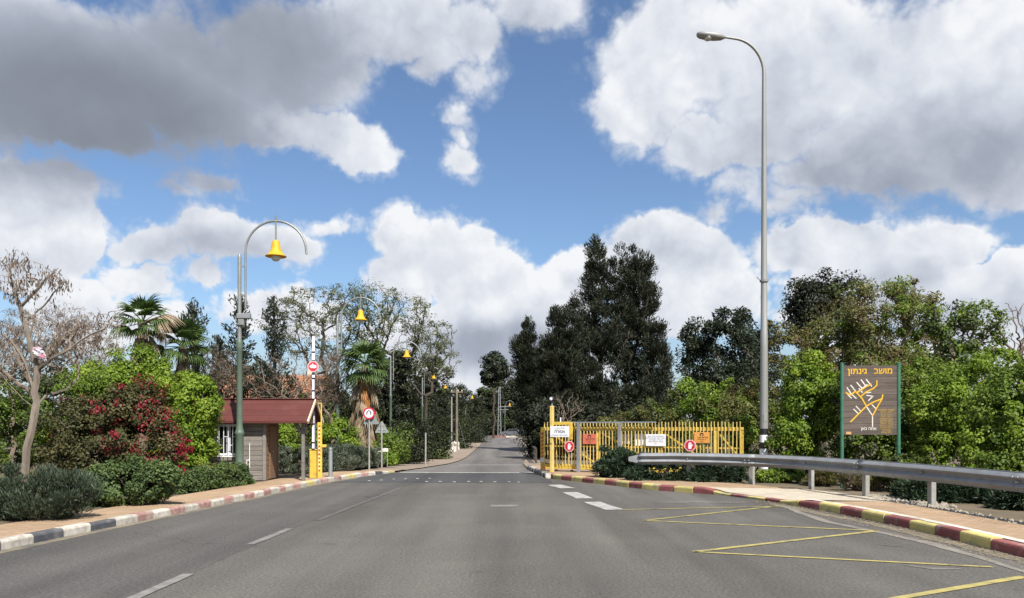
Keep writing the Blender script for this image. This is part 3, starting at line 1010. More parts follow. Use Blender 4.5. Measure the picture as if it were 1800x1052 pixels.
# ---- gate keeper's booth
def booth():
    o = thing('gate_booth', 'small grey plank booth with red pitched roof and open porch beside the raised barrier', 'booth', (-8.7, 21.85, SWL), 0)
    W_, D_ = 1.92, 1.15           # cabin
    H = 1.62
    ph = .135
    # window opening in the front wall
    wx0, wx1, wz0, wz1 = .64, 1.16, .72, 1.50
    n = int(H / ph)
    rr = random.Random(3)
    for i in range(n):
        z0 = i * ph
        segs = [(0, W_)]
        if z0 + ph > wz0 and z0 < wz1:
            segs = [(0, wx0), (wx1, W_)]
        for a, b in segs:
            MB().box(((a + b) / 2, rr.uniform(-.004, .004), z0 + ph / 2), (b - a, .03, ph - .008), bev=.004).build('plank', MT['plank_grey'], o)
        MB().box((W_ + rr.uniform(-.003, .003), D_ / 2 + .03, z0 + ph / 2), (.03, D_ - .08, ph - .008), bev=.004).build('plank', MT['plank_brown'], o)
    MB().box((W_ / 2, .06, H / 2), (W_ - .06, .06, H)).add([], [])
    MB().box((W_ / 2, D_, H / 2), (W_, .05, H)).build('rear_wall', MT['plank_grey'], o)
    MB().box((0.0, D_ / 2, H / 2), (.05, D_ - .06, H)).build('side_wall', MT['plank_grey'], o)
    MB().box((W_ - .01, .0, H / 2), (.085, .085, H), bev=.006).build('corner_post', MT['plank_grey'], o)
    MB().box((W_ - .01, D_ - .02, H / 2), (.09, .09, H), bev=.006).build('corner_post', MT['plank_brown'], o)
    # door in the end wall, under the porch
    dr = MB().box((W_ + .025, .66, .76), (.03, .62, 1.48), bev=.006).build('door', MT['plank_brown'], o)
    MB().tube([(W_ + .045, .42, .78), (W_ + .09, .42, .78), (W_ + .09, .50, .78)], .012, 6).build('handle', MT['galv'], dr)
    # window: frame, panes, curtain and white security bars standing proud
    w = MB()
    for a, b in (((wx0, wz0), (wx1, wz0)), ((wx0, wz1), (wx1, wz1)), ((wx0, wz0), (wx0, wz1)), ((wx1, wz0), (wx1, wz1))):
        w.bar((a[0], -.005, a[1]), (b[0], -.005, b[1]), .05, .045)
    win = w.build('window', MT['white_metal'], o)
    MB().box(((wx0 + wx1) / 2, .02, (wz0 + wz1) / 2), (wx1 - wx0, .008, wz1 - wz0)).build('pane', MT['glass_dark'], win)
    MB().box(((wx0 + wx1) / 2 + .02, .012, (wz0 + wz1) / 2), (.11, .006, wz1 - wz0 - .02)).build('curtain', MT['curtain'], win)
    g = MB()
    y = -.13
    fx0, fx1, fz0, fz1 = wx0 - .05, wx1 + .05, wz0 - .05, wz1 + .03
    for a, b in (((fx0, fz0), (fx1, fz0)), ((fx0, fz1), (fx1, fz1)), ((fx0, fz0), (fx0, fz1)), ((fx1, fz0), (fx1, fz1))):
        g.bar((a[0], y, a[1]), (b[0], y, b[1]), .022, .03)
    for k in range(1, 5):
        x = fx0 + (fx1 - fx0) * k / 5
        g.bar((x, y, fz0), (x, y, fz1), .014, .014)
        zz = fz0 + (fz1 - fz0) * (.35 if k % 2 else .62)
        g.bar((x, y, zz), (fx0 + (fx1 - fx0) * (k + 1) / 5, y, zz), .014, .014)
    for x in (fx0, fx1):
        for z in (fz0, fz1):
            g.bar((x, y, z), (x, 0, z), .016, .016)
    g.build('window_grille', MT['white_metal'], o)
    # porch posts with curved braces
    XE = 2.98
    for (py_, zt) in ((-.02, 1.66), (D_ - .02, 1.66)):
        p = MB().box((XE, py_, zt / 2), (.085, .085, zt), bev=.006).build('porch_post', MT['plank_grey'], o)
        MB().bar((XE - .03, py_, 1.30), (XE - .26, py_, 1.60), .05, .06).build('brace', MT['plank_grey'], p)
        MB().bar((XE, py_ + (.03 if py_ < .5 else -.03), 1.28), (XE, .28 if py_ < .5 else D_ - .3, 1.60), .05, .06).build('brace', MT['plank_brown'], p)
    # plates under the eaves
    for py_ in (-.02, D_ - .02):
        MB().box((XE / 2 + .0, py_, 1.64), (XE + .12, .07, .09), bev=.004).build('eave_beam', MT['plank_brown'], o)
    # roof: two slopes with thickness, cream barge boards, gable cladding
    ez, rz_, ym = 1.56, 2.18, D_ / 2 - .01
    xl, xr = -.32, 3.16
    y0, y1 = -.30, D_ + .28
    for nm, ya, yb in (('roof_slope', y0, ym), ('roof_slope', y1, ym)):
        th = .05
        vs_ = [(xl, ya, ez + .06), (xr, ya, ez + .06), (xr, yb, rz_ + .06), (xl, yb, rz_ + .06), (xl, ya, ez + .06 - th), (xr, ya, ez + .06 - th), (xr, yb, rz_ + .06 - th), (xl, yb, rz_ + .06 - th)]
        f = [(0, 1, 2, 3), (7, 6, 5, 4), (0, 4, 5, 1), (1, 5, 6, 2), (3, 7, 4, 0)]
        if ya > yb: f = [tuple(reversed(q)) for q in f]
        sl = MB().add(vs_, f).build(nm, MT['roof_red'], o)
        # courses of roofing felt lapped over each other
        for k in range(4):
            t0, t1 = k / 4, (k + 1) / 4 + .02
            lift = .012
            def pt(x, t, e): return (x, ya + (yb - ya) * t, ez + .06 + (rz_ - ez) * t + e)
            for (xa, xb_) in ((xl - .005, xl + 1.22), (xl + 1.225, xl + 2.42), (xl + 2.425, xr + .005)):
                q = [pt(xa, t0, lift), pt(xb_, t0, lift), pt(xb_, min(1, t1), .003), pt(xa, min(1, t1), .003), pt(xa, t0, .001), pt(xb_, t0, .001)]
                ff = [(0, 1, 2, 3), (4, 5, 1, 0)]
                if ya > yb: ff = [tuple(reversed(z)) for z in ff]
                MB().add(q, ff).build('roofing_sheet', MT['roof_red'], sl)
    for ya in (y0, y1):
        MB().bar((xr + .02, ya - (.02 if ya < 0 else -.02), ez + .03), (xr + .02, ym, rz_ + .05), .035, .085).build('barge_board', MT['trim_cream'], o)
    for k in range(5):
        t0, t1 = k / 5, (k + 1) / 5
        za, zb = ez + (rz_ - ez) * t0, ez + (rz_ - ez) * t1 - .006
        def yy(t): return (y0 + (ym - y0) * t + .05, y1 + (ym - y1) * t - .05)
        a, b = yy(t0), yy(t1)
        if b[1] - b[0] < .02: b = (ym - .01, ym + .01)
        MB().add([(XE + .06, a[0], za), (XE + .06, a[1], za), (XE + .06, b[1], zb), (XE + .06, b[0], zb), (XE + .03, a[0], za), (XE + .03, a[1], za), (XE + .03, b[1], zb), (XE + .03, b[0], zb)],
                 [(0, 1, 2, 3), (7, 6, 5, 4), (0, 4, 5, 1), (1, 5, 6, 2), (2, 6, 7, 3), (3, 7, 4, 0)]).build('gable_board', MT['plank_brown'], o)
    MB().box((1.6, ym, rz_ + .075), (3.44, .12, .03), bev=.01).build('ridge_cap', MT['roof_red'], o)
    # tap and pipe on the wall
    t = MB()
    t.tube([(1.52, -.06, .25), (1.52, -.06, 1.02)], .010, 6)
    t.tube([(1.45, -.06, .40), (1.45, -.10, .56), (1.52, -.06, .56)], .012, 6)
    t.build('water_pipe', MT['white_metal'], o)
    return o
booth()

# ---- raised barrier
def barrier():
    o = thing('road_barrier', 'yellow road barrier with its white arm raised upright on the left sidewalk', 'barrier', (-5.60, 22.9, SWL), 0)
    MB().box((-.10, 0, .40), (.19, .26, .80), bev=.012).build('housing', MT['yellow_metal'], o)
    MB().box((-.10, 0, .815), (.21, .28, .03), bev=.006).build('housing_lid', MT['yellow_metal'], o)
    ch = MB()
    ch.box((.08, -.02, .80), (.13, .035, 1.60), bev=.004)
    ch.build('guard_plate', MT['yellow_metal'], o)
    rm = MB().box((0, 0, 0), (.036, .006, .055)).mesh('reflector', MT['reflector_red'])
    wm = MB().box((0, 0, 0), (.036, .006, .045)).mesh('reflector', MT['sign_white'])
    for k in range(12):
        place('reflector', rm, o, (.07, -.042, .22 + k * .115))
        if k < 11: place('reflector', wm, o, (.07, -.042, .2775 + k * .115))
    fr = MB()
    for a, b in (((.12, 0, 1.60), (.12, 0, 2.15)), ((.12, 0, 2.15), (-.12, 0, 2.15))):
        fr.bar(a, b, .03, .03)
    fr.build('catch_frame', MT['yellow_metal'], o)
    MB().box((.20, 0, .92), (.12, .07, .08), bev=.01).build('catch', MT['yellow_metal'], o)
    arm = MB().box((-.07, -.16, 2.45), (.075, .045, 3.2), bev=.008).build('arm', MT['sign_white'], o)
    rb = MB().box((0, 0, 0), (.078, .048, .05)).mesh('arm_band', MT['black_paint'])
    for z in (1.02, 1.55, 1.95, 2.12, 2.5, 2.85, 2.98, 3.35, 3.6):
        place('arm_band', rb, arm, (-.07, -.16, z))
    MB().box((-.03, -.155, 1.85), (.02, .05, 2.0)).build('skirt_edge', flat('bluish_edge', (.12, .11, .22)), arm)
    s = MB()
    s.plate(circle(.165, 8, 0, 0, math.pi / 8), -.010, .008)
    sg = s.build('stop_sign', MT['sign_pink'], arm, loc=(-.07, -.20, 3.19))
    MB().plate(circle(.135, 8, 0, 0, math.pi / 8), -.014, -.0105).build('red_field', MT['sign_red'], sg)
    return o, arm
bar_o, bar_arm = barrier()
hand_plate(bar_arm, 0, .155, math.radians(90)).location = (-.07, -.2195, 3.19)

# grey stub post beside the barrier
b = thing('stub_post', 'short dark grey stub post just right of the yellow barrier housing', 'post', (-5.30, 23.25, SWL), 0)
MB().lathe([(.06, 0), (.06, .76), (.055, .79)], 12).build('shaft', MT['sign_back'], b, smooth=True)
MB().lathe([(.064, .79), (.064, .83), (.05, .86), (.02, .875)], 12).build('cap', MT['lamp_grey'], b, smooth=True)

# ---- road signs on the left
def triangle(s):
    h = s * .866
    r = .06 * s
    pts = []
    for cx, cz, a in ((s / 2 - r * 1.6, -h / 3 + r, -90), (0, h * 2 / 3 - r * 1.9, 30), (-s / 2 + r * 1.6, -h / 3 + r, 150)):
        for k in range(5):
            t = math.radians(a + k * 30)
            pts.append((cx + r * math.cos(t), cz + r * math.sin(t)))
    return pts
d1 = 27.2
o = thing('round_road_sign', 'round white sign with red rim and black arch symbol in front of the palm trunk', 'road sign', (W(649, 750, d1).x, d1, SWL), 0)
MB().tube([(0, 0, 0), (0, 0, 2.05)], .03, 10).build('pole', MT['post_steel'], o, smooth=True)
f = MB().plate(circle(.205, 36), -.055, -.035).build('face', MT['sign_red'], o, loc=(0, 0, 1.93))
MB().plate(circle(.148, 36), -.059, -.0555).build('white_field', MT['sign_white'], f)
mb = MB()
arch = [(-.085, -.07), (-.05, -.07), (-.05, .02), (-.03, .06), (0, .072), (.03, .06), (.05, .02), (.05, -.07), (.085, -.07), (.085, .03), (.055, .085), (0, .112), (-.055, .085), (-.085, .03)]
for k in range(6):
    q = [arch[k + 1], arch[k + 2], arch[13 - k], arch[(14 - k) % 14]]
    mb.plate([arch[(14 - k) % 14], arch[k + 1], arch[k + 2], arch[13 - k]], -.062, -.0595)
mb.plate([(-.105, .005), (-.03, .005), (-.068, .05)], -.0625, -.0595)
mb.plate([(.03, .005), (.105, .005), (.068, .05)], -.0625, -.0595)
mb.build('arch_symbol', MT['ink_black'], f)
o2 = MB().plate(triangle(.56), .035, .045).build('rear_triangle_plate', MT['sign_back'], o, loc=(.06, 0, 1.72))
d2 = 28.6
o = thing('triangle_road_sign', 'triangular road sign seen from its grey back beside the far lamp post', 'road sign', (W(671, 750, d2).x, d2, SWL), 0)
MB().tube([(0, 0, 0), (0, 0, 1.62)], .028, 10).build('pole', MT['post_steel'], o, smooth=True)
MB().plate(triangle(.52), .03, .04).build('plate', MT['sign_back'], o, loc=(0, 0, 1.40))
br = MB()
br.bar((-.12, .022, 1.36), (.12, .022, 1.36), .016, .03)
br.bar((-.08, .022, 1.52), (.08, .022, 1.52), .016, .03)
br.build('bracket', MT['post_steel'], o)
o = thing('low_marker_plate', 'small pale low plate on two thin legs beside the triangular sign', 'marker', (W(677, 750, 31).x, 31.0, gz(31) + .06), 0)
MB().box((-.12, 0, .66), (.48, .015, .14), bev=.004).build('plate', MT['ink_white'], o)
for x in (-.28, .08):
    MB().tube([(x, .02, 0), (x, .02, .72)], .014, 6).build('leg', MT['post_steel'], o)
o = thing('slim_grey_post', 'slim bare grey post standing alone at the left road edge', 'post', (W(748, 750, 33.5).x, 33.5, gz(33.5) + .03), 0)
MB().tube([(0, 0, 0), (.006, 0, 1.36)], .034, 10).build('shaft', MT['post_steel'], o, smooth=True)
MB().lathe([(.038, 1.355), (.036, 1.39), (.01, 1.40)], 10, (.006, 0, 0)).build('cap', MT['lamp_grey'], o)

# ---- sliding gate
GA, GB = Vector((0.95, 26.2, 0)), Vector((6.75, 23.2, 0))
gdir = (GB - GA)
glen = gdir.length
grz = math.atan2(gdir.y, gdir.x)
def gate():
    o = thing('sliding_gate', 'long yellow barred sliding gate with signs behind the red and yellow kerb', 'gate', (GA.x, GA.y, .10), grz)
    top, bot = 1.42, .20
    R = MB()
    R.box((glen / 2, 0, top), (glen, .05, .11), bev=.006)
    R.build('top_rail', MT['yellow_metal'], o)
    MB().box((glen / 2, 0, bot), (glen, .06, .15), bev=.006).build('bottom_rail', MT['yellow_metal'], o)
    MB().box((glen / 2, .045, .86), (glen - .2, .03, .04)).build('middle_rail', MT['yellow_metal'], o)
    for x, w in ((.06, .13), (2.02, .11), (4.05, .13), (5.72, .15), (glen - .06, .12)):
        MB().box((x, .01, .75), (w, .07, 1.32), bev=.006).build('stile', MT['yellow_metal'], o)
    for a, b in (((2.1, 1.30), (3.98, .30)), ((4.15, 1.30), (5.65, .30)), ((.3, 1.30), (1.95, .30)), ((5.8, 1.30), (glen, .45))):
        MB().bar((a[0], .05, a[1]), (b[0], .05, b[1]), .03, .045).build('brace', MT['yellow_metal'], o)
    pk = MB().box((0, 0, 0), (.025, .025, 1.42), bev=.004).mesh('picket', MT['pale_yellow_metal'])
    n = int(glen / .108)
    rr = random.Random(1)
    for k in range(n):
        x = .16 + k * (glen - .25) / (n - 1)
        place('picket', pk, o, (x + rr.uniform(-.006, .006), -.045, .93 + rr.uniform(-.014, .010)), (rr.uniform(-.008, .008), rr.uniform(-.012, .012), rr.uniform(-.2, .2)))
    st = MB().box((0, 0, 0), (.045, .012, .09)).mesh('reflector', MT['reflector_red'])
    for k in range(7):
        place('reflector', st, o, (.06, -.035, .52 + k * .125), (0, .5, 0))
    MB().box((.07, -.05, .40), (.14, .02, .16), bev=.004).build('lock_plate', MT['stone_white'], o)
    MB().box((.12, -.06, .14), (.20, .02, .11), bev=.004).build('warning_tag', MT['sign_orange'], o)
    for x in (.55, 1.1, 1.85):
        MB().tube([(x, -.03, .05), (x, .03, .05)], .055, 12).build('roller', MT['rubber'], o)
    MB().box((1.2, 0, .005), (2.2, .05, .03)).build('track', MT['lamp_grey'], o)
    return o
gate_o = gate()

def on_gate(x, y, z):
    return gate_o.matrix_basis @ Vector((x, y, z)) if False else Vector((GA.x + math.cos(grz) * x - math.sin(grz) * y, GA.y + math.sin(grz) * x + math.cos(grz) * y, .10 + z))

# grey steel guide frame around the gate
o = thing('gate_guide_frame', 'grey galvanised guide frame standing over the yellow gate', 'gate frame', on_gate(0, 0, 0), grz)
for x in (1.40, 2.78):
    MB().box((x, -.16, .80), (.10, .10, 1.60), bev=.006).build('guide_post', MT['galv'], o)
MB().box((2.45, -.16, 1.63), (3.0, .05, .04)).build('guide_rail', MT['galv'], o)
MB().box((2.3, .12, .72), (2.6, .04, .04)).build('rear_rail', MT['galv'], o)
MB().box((1.40, -.16, .012), (.36, .24, .025)).build('foot_plate', MT['galv'], o)

# main gate post with upper frame and globe camera
gp = Vector((1.28, 25.5, SWR))
o = thing('gate_post', 'tall yellow gate post with a round camera on top at the kerb end', 'gate post', (gp.x, gp.y, gp.z), grz)
MB().box((0, 0, 1.06), (.11, .11, 2.12), bev=.01).build('post', MT['pale_yellow_metal'], o)
MB().box((.36, .02, 1.56), (.66, .07, .10), bev=.006).build('upper_beam', MT['yellow_metal'], o)
MB().box((.655, .02, 1.28), (.09, .07, .46), bev=.006).build('drop_post', MT['yellow_metal'], o)
MB().tube([(.29, .02, 1.61), (.29, .02, 1.75)], .022, 8).build('sensor_stub', MT['white_metal'], o)
bm_ = MB().tube([(0, 0, 2.12), (0, 0, 2.24), (.0, -.05, 2.27)], .022, 8).build('camera_bracket', MT['galv'], o)
cm = MB().lathe([(.02, -.10), (.065, -.08), (.085, -.03), (.09, .0), (.085, .045), (.055, .08), (.015, .095)], 16).build('dome_camera', MT['black_paint'], o, smooth=True, loc=(0, -.02, 2.34))
MB().lathe([(.005, -.02), (.045, -.01), (.05, .015), (.02, .03)], 14).build('lens', MT['white_metal'], cm, loc=(.01, -.075, .0), rot=(math.radians(90), 0, 0))
for z in (.92, 1.30):
    MB().box((-.01, -.058, z), (.03, .01, .04)).build('bolt', MT['ink_black'], o)

def board(name, label, pos, w, h, material, lines, border=None):
    s = thing(name, label, 'sign', pos, grz)
    MB().box((0, 0, 0), (w, .012, h), bev=.003).build('plate', material, s)
    for (t, z, size, m) in lines:
        lettering(t, size, m, s, 0, -.0085, z)
    return s
board('gate_notice', 'white notice in Hebrew with one large word fixed to the tall gate post', (gp.x + .30 * math.cos(grz) + .07 * math.sin(grz), gp.y + .30 * math.sin(grz) - .07 * math.cos(grz), gp.z + 1.30), .66, .345, MT['sign_white'],
      [('חניה בשער', .105, .075, MT['ink_grey']), ('אסורה', .0, .135, MT['ink_black']), ('השער נסגר אוטומטית', -.115, .062, MT['ink_grey'])])
def warn(name, label, x, material, z=1.10):
    s = thing(name, label, 'sign', on_gate(x, -.085, z), grz)
    MB().box((0, 0, 0), (.46, .012, .32), bev=.003).build('plate', material, s)
    mb = MB()
    mb.plate([(-.06, .05), (.05, .05), (.05, .11), (.02, .14), (-.03, .14), (-.06, .11)], -.0085, -.0075)
    mb.build('arch_symbol', MT['ink_black'], s)
    MB().plate([(-.03, .055), (.02, .055), (.02, .10), (-.03, .10)], -.0095, -.009).build('arch_opening', material, s)
    lettering('זהירות שער', .07, MT['ink_black'], s, .02, -.0085, .0)
    lettering('נע אוטומטית', .05, flat('ink_brown', (.22, .07, .03)), s, 0, -.0085, -.06)
    lettering('סכנה', .045, bpy.data.materials['ink_brown'], s, 0, -.0085, -.115)
    return s
warn('warning_board', 'salmon red warning board hung on the gate next to a grey guide post', 1.75, MT['sign_salmon'])
warn('warning_board', 'orange warning board near the right end of the gate', 5.33, MT['sign_orange'], 1.17)
s = board('information_board', 'white information board with lines of small Hebrew text on the gate', on_gate(3.92, -.085, 1.08), .62, .36, MT['sign_white'],
      [('תושבים ואורחים יקרים', .12, .055, MT['ink_grey']), ('השער נסגר בשעות הלילה', .065, .055, MT['ink_grey']), ('הכניסה בשעות אלו', .01, .055, MT['ink_grey']), ('באמצעות שלט בלבד', -.045, .055, MT['ink_grey']), ('תודה', -.11, .05, MT['sign_pink'])])
o = MB().box((0, 0, 0), (.40, .012, .36), bev=.003).build('blank_panel', MT['sign_white'], None, loc=on_gate(3.38, .09, 1.08), rot=(0, 0, grz))
tag(o, 'plain white panel seen behind the yellow pickets left of the information board', 'panel')
o = MB().box((0, 0, 0), (.36, .012, .30), bev=.003).build('blank_panel', MT['stone_white'], None, loc=on_gate(2.86, .12, 1.10), rot=(0, 0, grz))
tag(o, 'pale greyish panel behind the pickets and the second grey guide post', 'panel')
for x, z, lab in ((1.06, .86, 'octagonal red hand sign on the gate just right of the tall post'), (4.98, .93, 'octagonal red hand sign on the gate beside the orange warning board')):
    s = thing('stop_hand_sign', lab, 'sign', on_gate(x, -.10, z), grz, 'octagonal hand signs on the gate')
    MB().plate(circle(.185, 8, 0, 0, math.pi / 8), -.006, .006).build('plate', MT['sign_pink'], s)
    MB().plate(circle(.152, 8, 0, 0, math.pi / 8), -.010, -.0065).build('red_field', MT['sign_red'], s)
    hand_plate(s, -.0125, .165, 0, 0, 0)

# ---- guard rail
def guard_rail():
    pts = [Vector(p) for p in ((3.46, 21.75, 0), (4.7, 21.3, 0), (6.05, 20.4, 0), (6.95, 18.85, 0), (7.40, 17.0, 0), (7.72, 14.95, 0), (7.90, 12.4, 0), (8.05, 10.2, 0), (8.25, 7.6, 0), (8.5, 4.8, 0))]
    # smooth centre line
    dense = []
    for i in range(len(pts) - 1):
        p0, p1, p2, p3 = pts[max(0, i - 1)], pts[i], pts[i + 1], pts[min(len(pts) - 1, i + 2)]
        for k in range(8):
            t = k / 8
            dense.append(.5 * ((2 * p1) + (p2 - p0) * t + (2 * p0 - 5 * p1 + 4 * p2 - p3) * t * t + (3 * p1 - p0 - 3 * p2 + p3) * t ** 3))
    dense.append(pts[-1])
    o = thing('guard_rail', 'long grey steel guard rail on pale posts along the right sidewalk', 'guard rail', (7.4, 17.0, SWR), 0)
    org = o.location.copy()
    prof = [(-.005, .155), (.0, .15), (-.055, .10), (-.075, .075), (-.055, .05), (.0, .012), (.0, -.012), (-.055, -.05), (-.075, -.075), (-.055, -.10), (.0, -.15), (-.005, -.155)]
    def nrm(i):
        a, b = dense[max(0, i - 1)], dense[min(len(dense) - 1, i + 1)]
        t = (b - a).normalized()
        return Vector((-t.y, t.x, 0)) * -1
    secs = [(0, 16), (16, 32), (32, 48), (48, len(dense) - 1)]
    for si, (a, b) in enumerate(secs):
        vs_, fs = [], []
        hi = min(b + 1, len(dense) - 1)
        m = len(prof)
        for i in range(a, hi + 1):
            nn = nrm(i)
            face = -nn if (nn.dot(Vector((1, .35, 0))) < 0) else nn     # away from the road
            off = .004 * (si % 2)
            for x, z in prof:
                zz = (.60 if i > 6 else .58 + .02 * i / 6)
                vs_.append(dense[i] + face * (x + off) + Vector((0, 0, zz + z)) - Vector((org.x, org.y, 0)))
        for i in range(hi - a):
            for k in range(m - 1):
                q = i * m + k
                fs.append((q, q + 1, q + m + 1, q + m))
        bmr = MB().add(vs_, fs).build('rail_beam', MT['galv'], o, smooth=True)
        md = bmr.modifiers.new('thickness', 'SOLIDIFY')
        md.thickness = .006
    for j in (16, 32, 48):
        nn = nrm(j)
        face = -nn if (nn.dot(Vector((1, .35, 0))) < 0) else nn
        tt = (dense[j + 1] - dense[j - 1]).normalized()
        for sx in (-.06, .06):
            for z in (.525, .60, .675):
                p = dense[j] + tt * sx - Vector((org.x, org.y, 0)) + Vector((0, 0, z))
                MB().tube([p - face * .045, p - face * .088], .016, 7).build('splice_bolt', MT['post_steel'], o)
    posts = [(4.7, 21.3), (6.05, 20.4), (6.95, 18.85), (7.40, 17.0), (7.72, 14.95), (7.90, 12.4), (8.05, 10.2), (8.25, 7.6)]
    pm = MB().box((0, 0, .28), (.13, .10, .86), bev=.008).mesh('post', MT['post_steel'])
    for k, (x, y) in enumerate(posts):
        i = min(range(len(dense)), key=lambda j: (dense[j] - Vector((x, y, 0))).length)
        nn = nrm(i)
        face = -nn if (nn.dot(Vector((1, .35, 0))) < 0) else nn
        p = dense[i] + face * .17
        rz = math.atan2(face.y, face.x)
        po = place('post', pm if k != 2 else MB().box((0, 0, .28), (.11, .09, .86), bev=.008).mesh('post', MT['white_paint']), o, (p.x - org.x, p.y - org.y, 0), (0, 0, rz + math.pi / 2))
        MB().box((0, .10, .62), (.12, .12, .22), bev=.008).build('spacer', MT['galv'], po)
        MB().tube([(0, .17, .60), (0, .235, .60)], .018, 8).build('bolt', MT['post_steel'], po)
    # flattened end shoe
    e = dense[0] - Vector((org.x, org.y, 0))
    t = (dense[0] - dense[2]).normalized()
    q = [e + Vector((0, 0, .70)), e + t * .28 + Vector((0, 0, .63)), e + t * .28 + Vector((0, 0, .52)), e + Vector((0, 0, .46))]
    n_ = Vector((-t.y, t.x, 0)) * .012
    MB().add([p + n_ for p in q] + [p - n_ for p in q], [(0, 1, 2, 3), (7, 6, 5, 4), (0, 4, 5, 1), (1, 5, 6, 2), (2, 6, 7, 3), (3, 7, 4, 0)]).build('end_shoe', MT['galv'], o)
guard_rail()

# ---- tall grey street light
def street_light():
    x, y = W(1343, 750, 22.6).x, 22.6
    o = thing('tall_street_light', 'tall grey steel street light with curved arm and flat lantern behind the guard rail', 'street light', (x, y, .10), 0)
    zt = W(0, 130, 22.6).z - .10
    MB().lathe([(.125, 0), (.115, 1.2), (.104, 3.6), (.100, 4.2), (.094, 4.22), (.076, 7.5), (.062, zt - 1.0), (.054, zt)], 18).build('pole', MT['pole_grey'], o, smooth=True)
    pts = [(0, 0, zt - .05)]
    for k in range(1, 15):
        a = math.radians(84 * k / 14)
        pts.append((-.92 * (1 - math.cos(a)), 0, zt + 1.0 * math.sin(a) * 1.0))
    pts.append((pts[-1][0] - .30, 0, pts[-1][2] + .045))
    MB().tube(pts, [.054 - .022 * i / (len(pts) - 1) for i in range(len(pts))], 12).build('arm', MT['pole_grey'], o, smooth=True)
    ex, ez = pts[-1][0], pts[-1][2]
    rings = []
    for (t, w, hu, hd) in ((.04, .03, .03, .03), (0, .05, .045, .05), (-.10, .11, .065, .10), (-.30, .15, .08, .125), (-.55, .155, .085, .12), (-.70, .13, .075, .10), (-.77, .08, .05, .07), (-.79, .03, .02, .03)):
        ring = []
        for k in range(14):
            a = 2 * math.pi * k / 14
            s = math.sin(a)
            ring.append(Vector((ex + t, w * math.cos(a), ez - t * .10 + (hu if s > 0 else hd) * s)))
        rings.append(ring)
    hd_ = MB().tube_rings(rings).build('lantern_head', MT['pole_grey'], o, smooth=True)
    MB().lathe([(.02, -.04), (.10, -.02), (.125, .02), (.12, .04)], 16).build('glass_bowl', MT['globe'], hd_, smooth=True, loc=(ex - .46, 0, ez - .055))
    bandm = {}
    for k, (z0, z1) in enumerate(((.30, .49), (.49, .69), (.69, .87), (.87, 1.05), (1.05, 1.26), (1.26, 1.44))):
        r0 = .125 - .0084 * (z0 + z1) / 2 + .004
        MB().lathe([(r0, z0 + .001), (r0, z1 - .001)], 18).build('painted_band', MT['black_paint'] if k % 2 else MT['sign_white'], o, smooth=True)
    cl = MB().lathe([(.12, 5.60), (.12, 5.66)], 16).build('clamp', MT['galv'], o)
    MB().tube([(-.10, 0, 5.63), (-.20, 0, 5.74)], .014, 6).build('hook', MT['galv'], cl)
    MB().tube([(.10, 0, 5.63), (.20, 0, 5.74)], .014, 6).build('hook', MT['galv'], cl)
    MB().box((0, -.105, 1.75), (.10, .02, .22), bev=.006).build('access_door', MT['pole_grey'], o)
street_light()

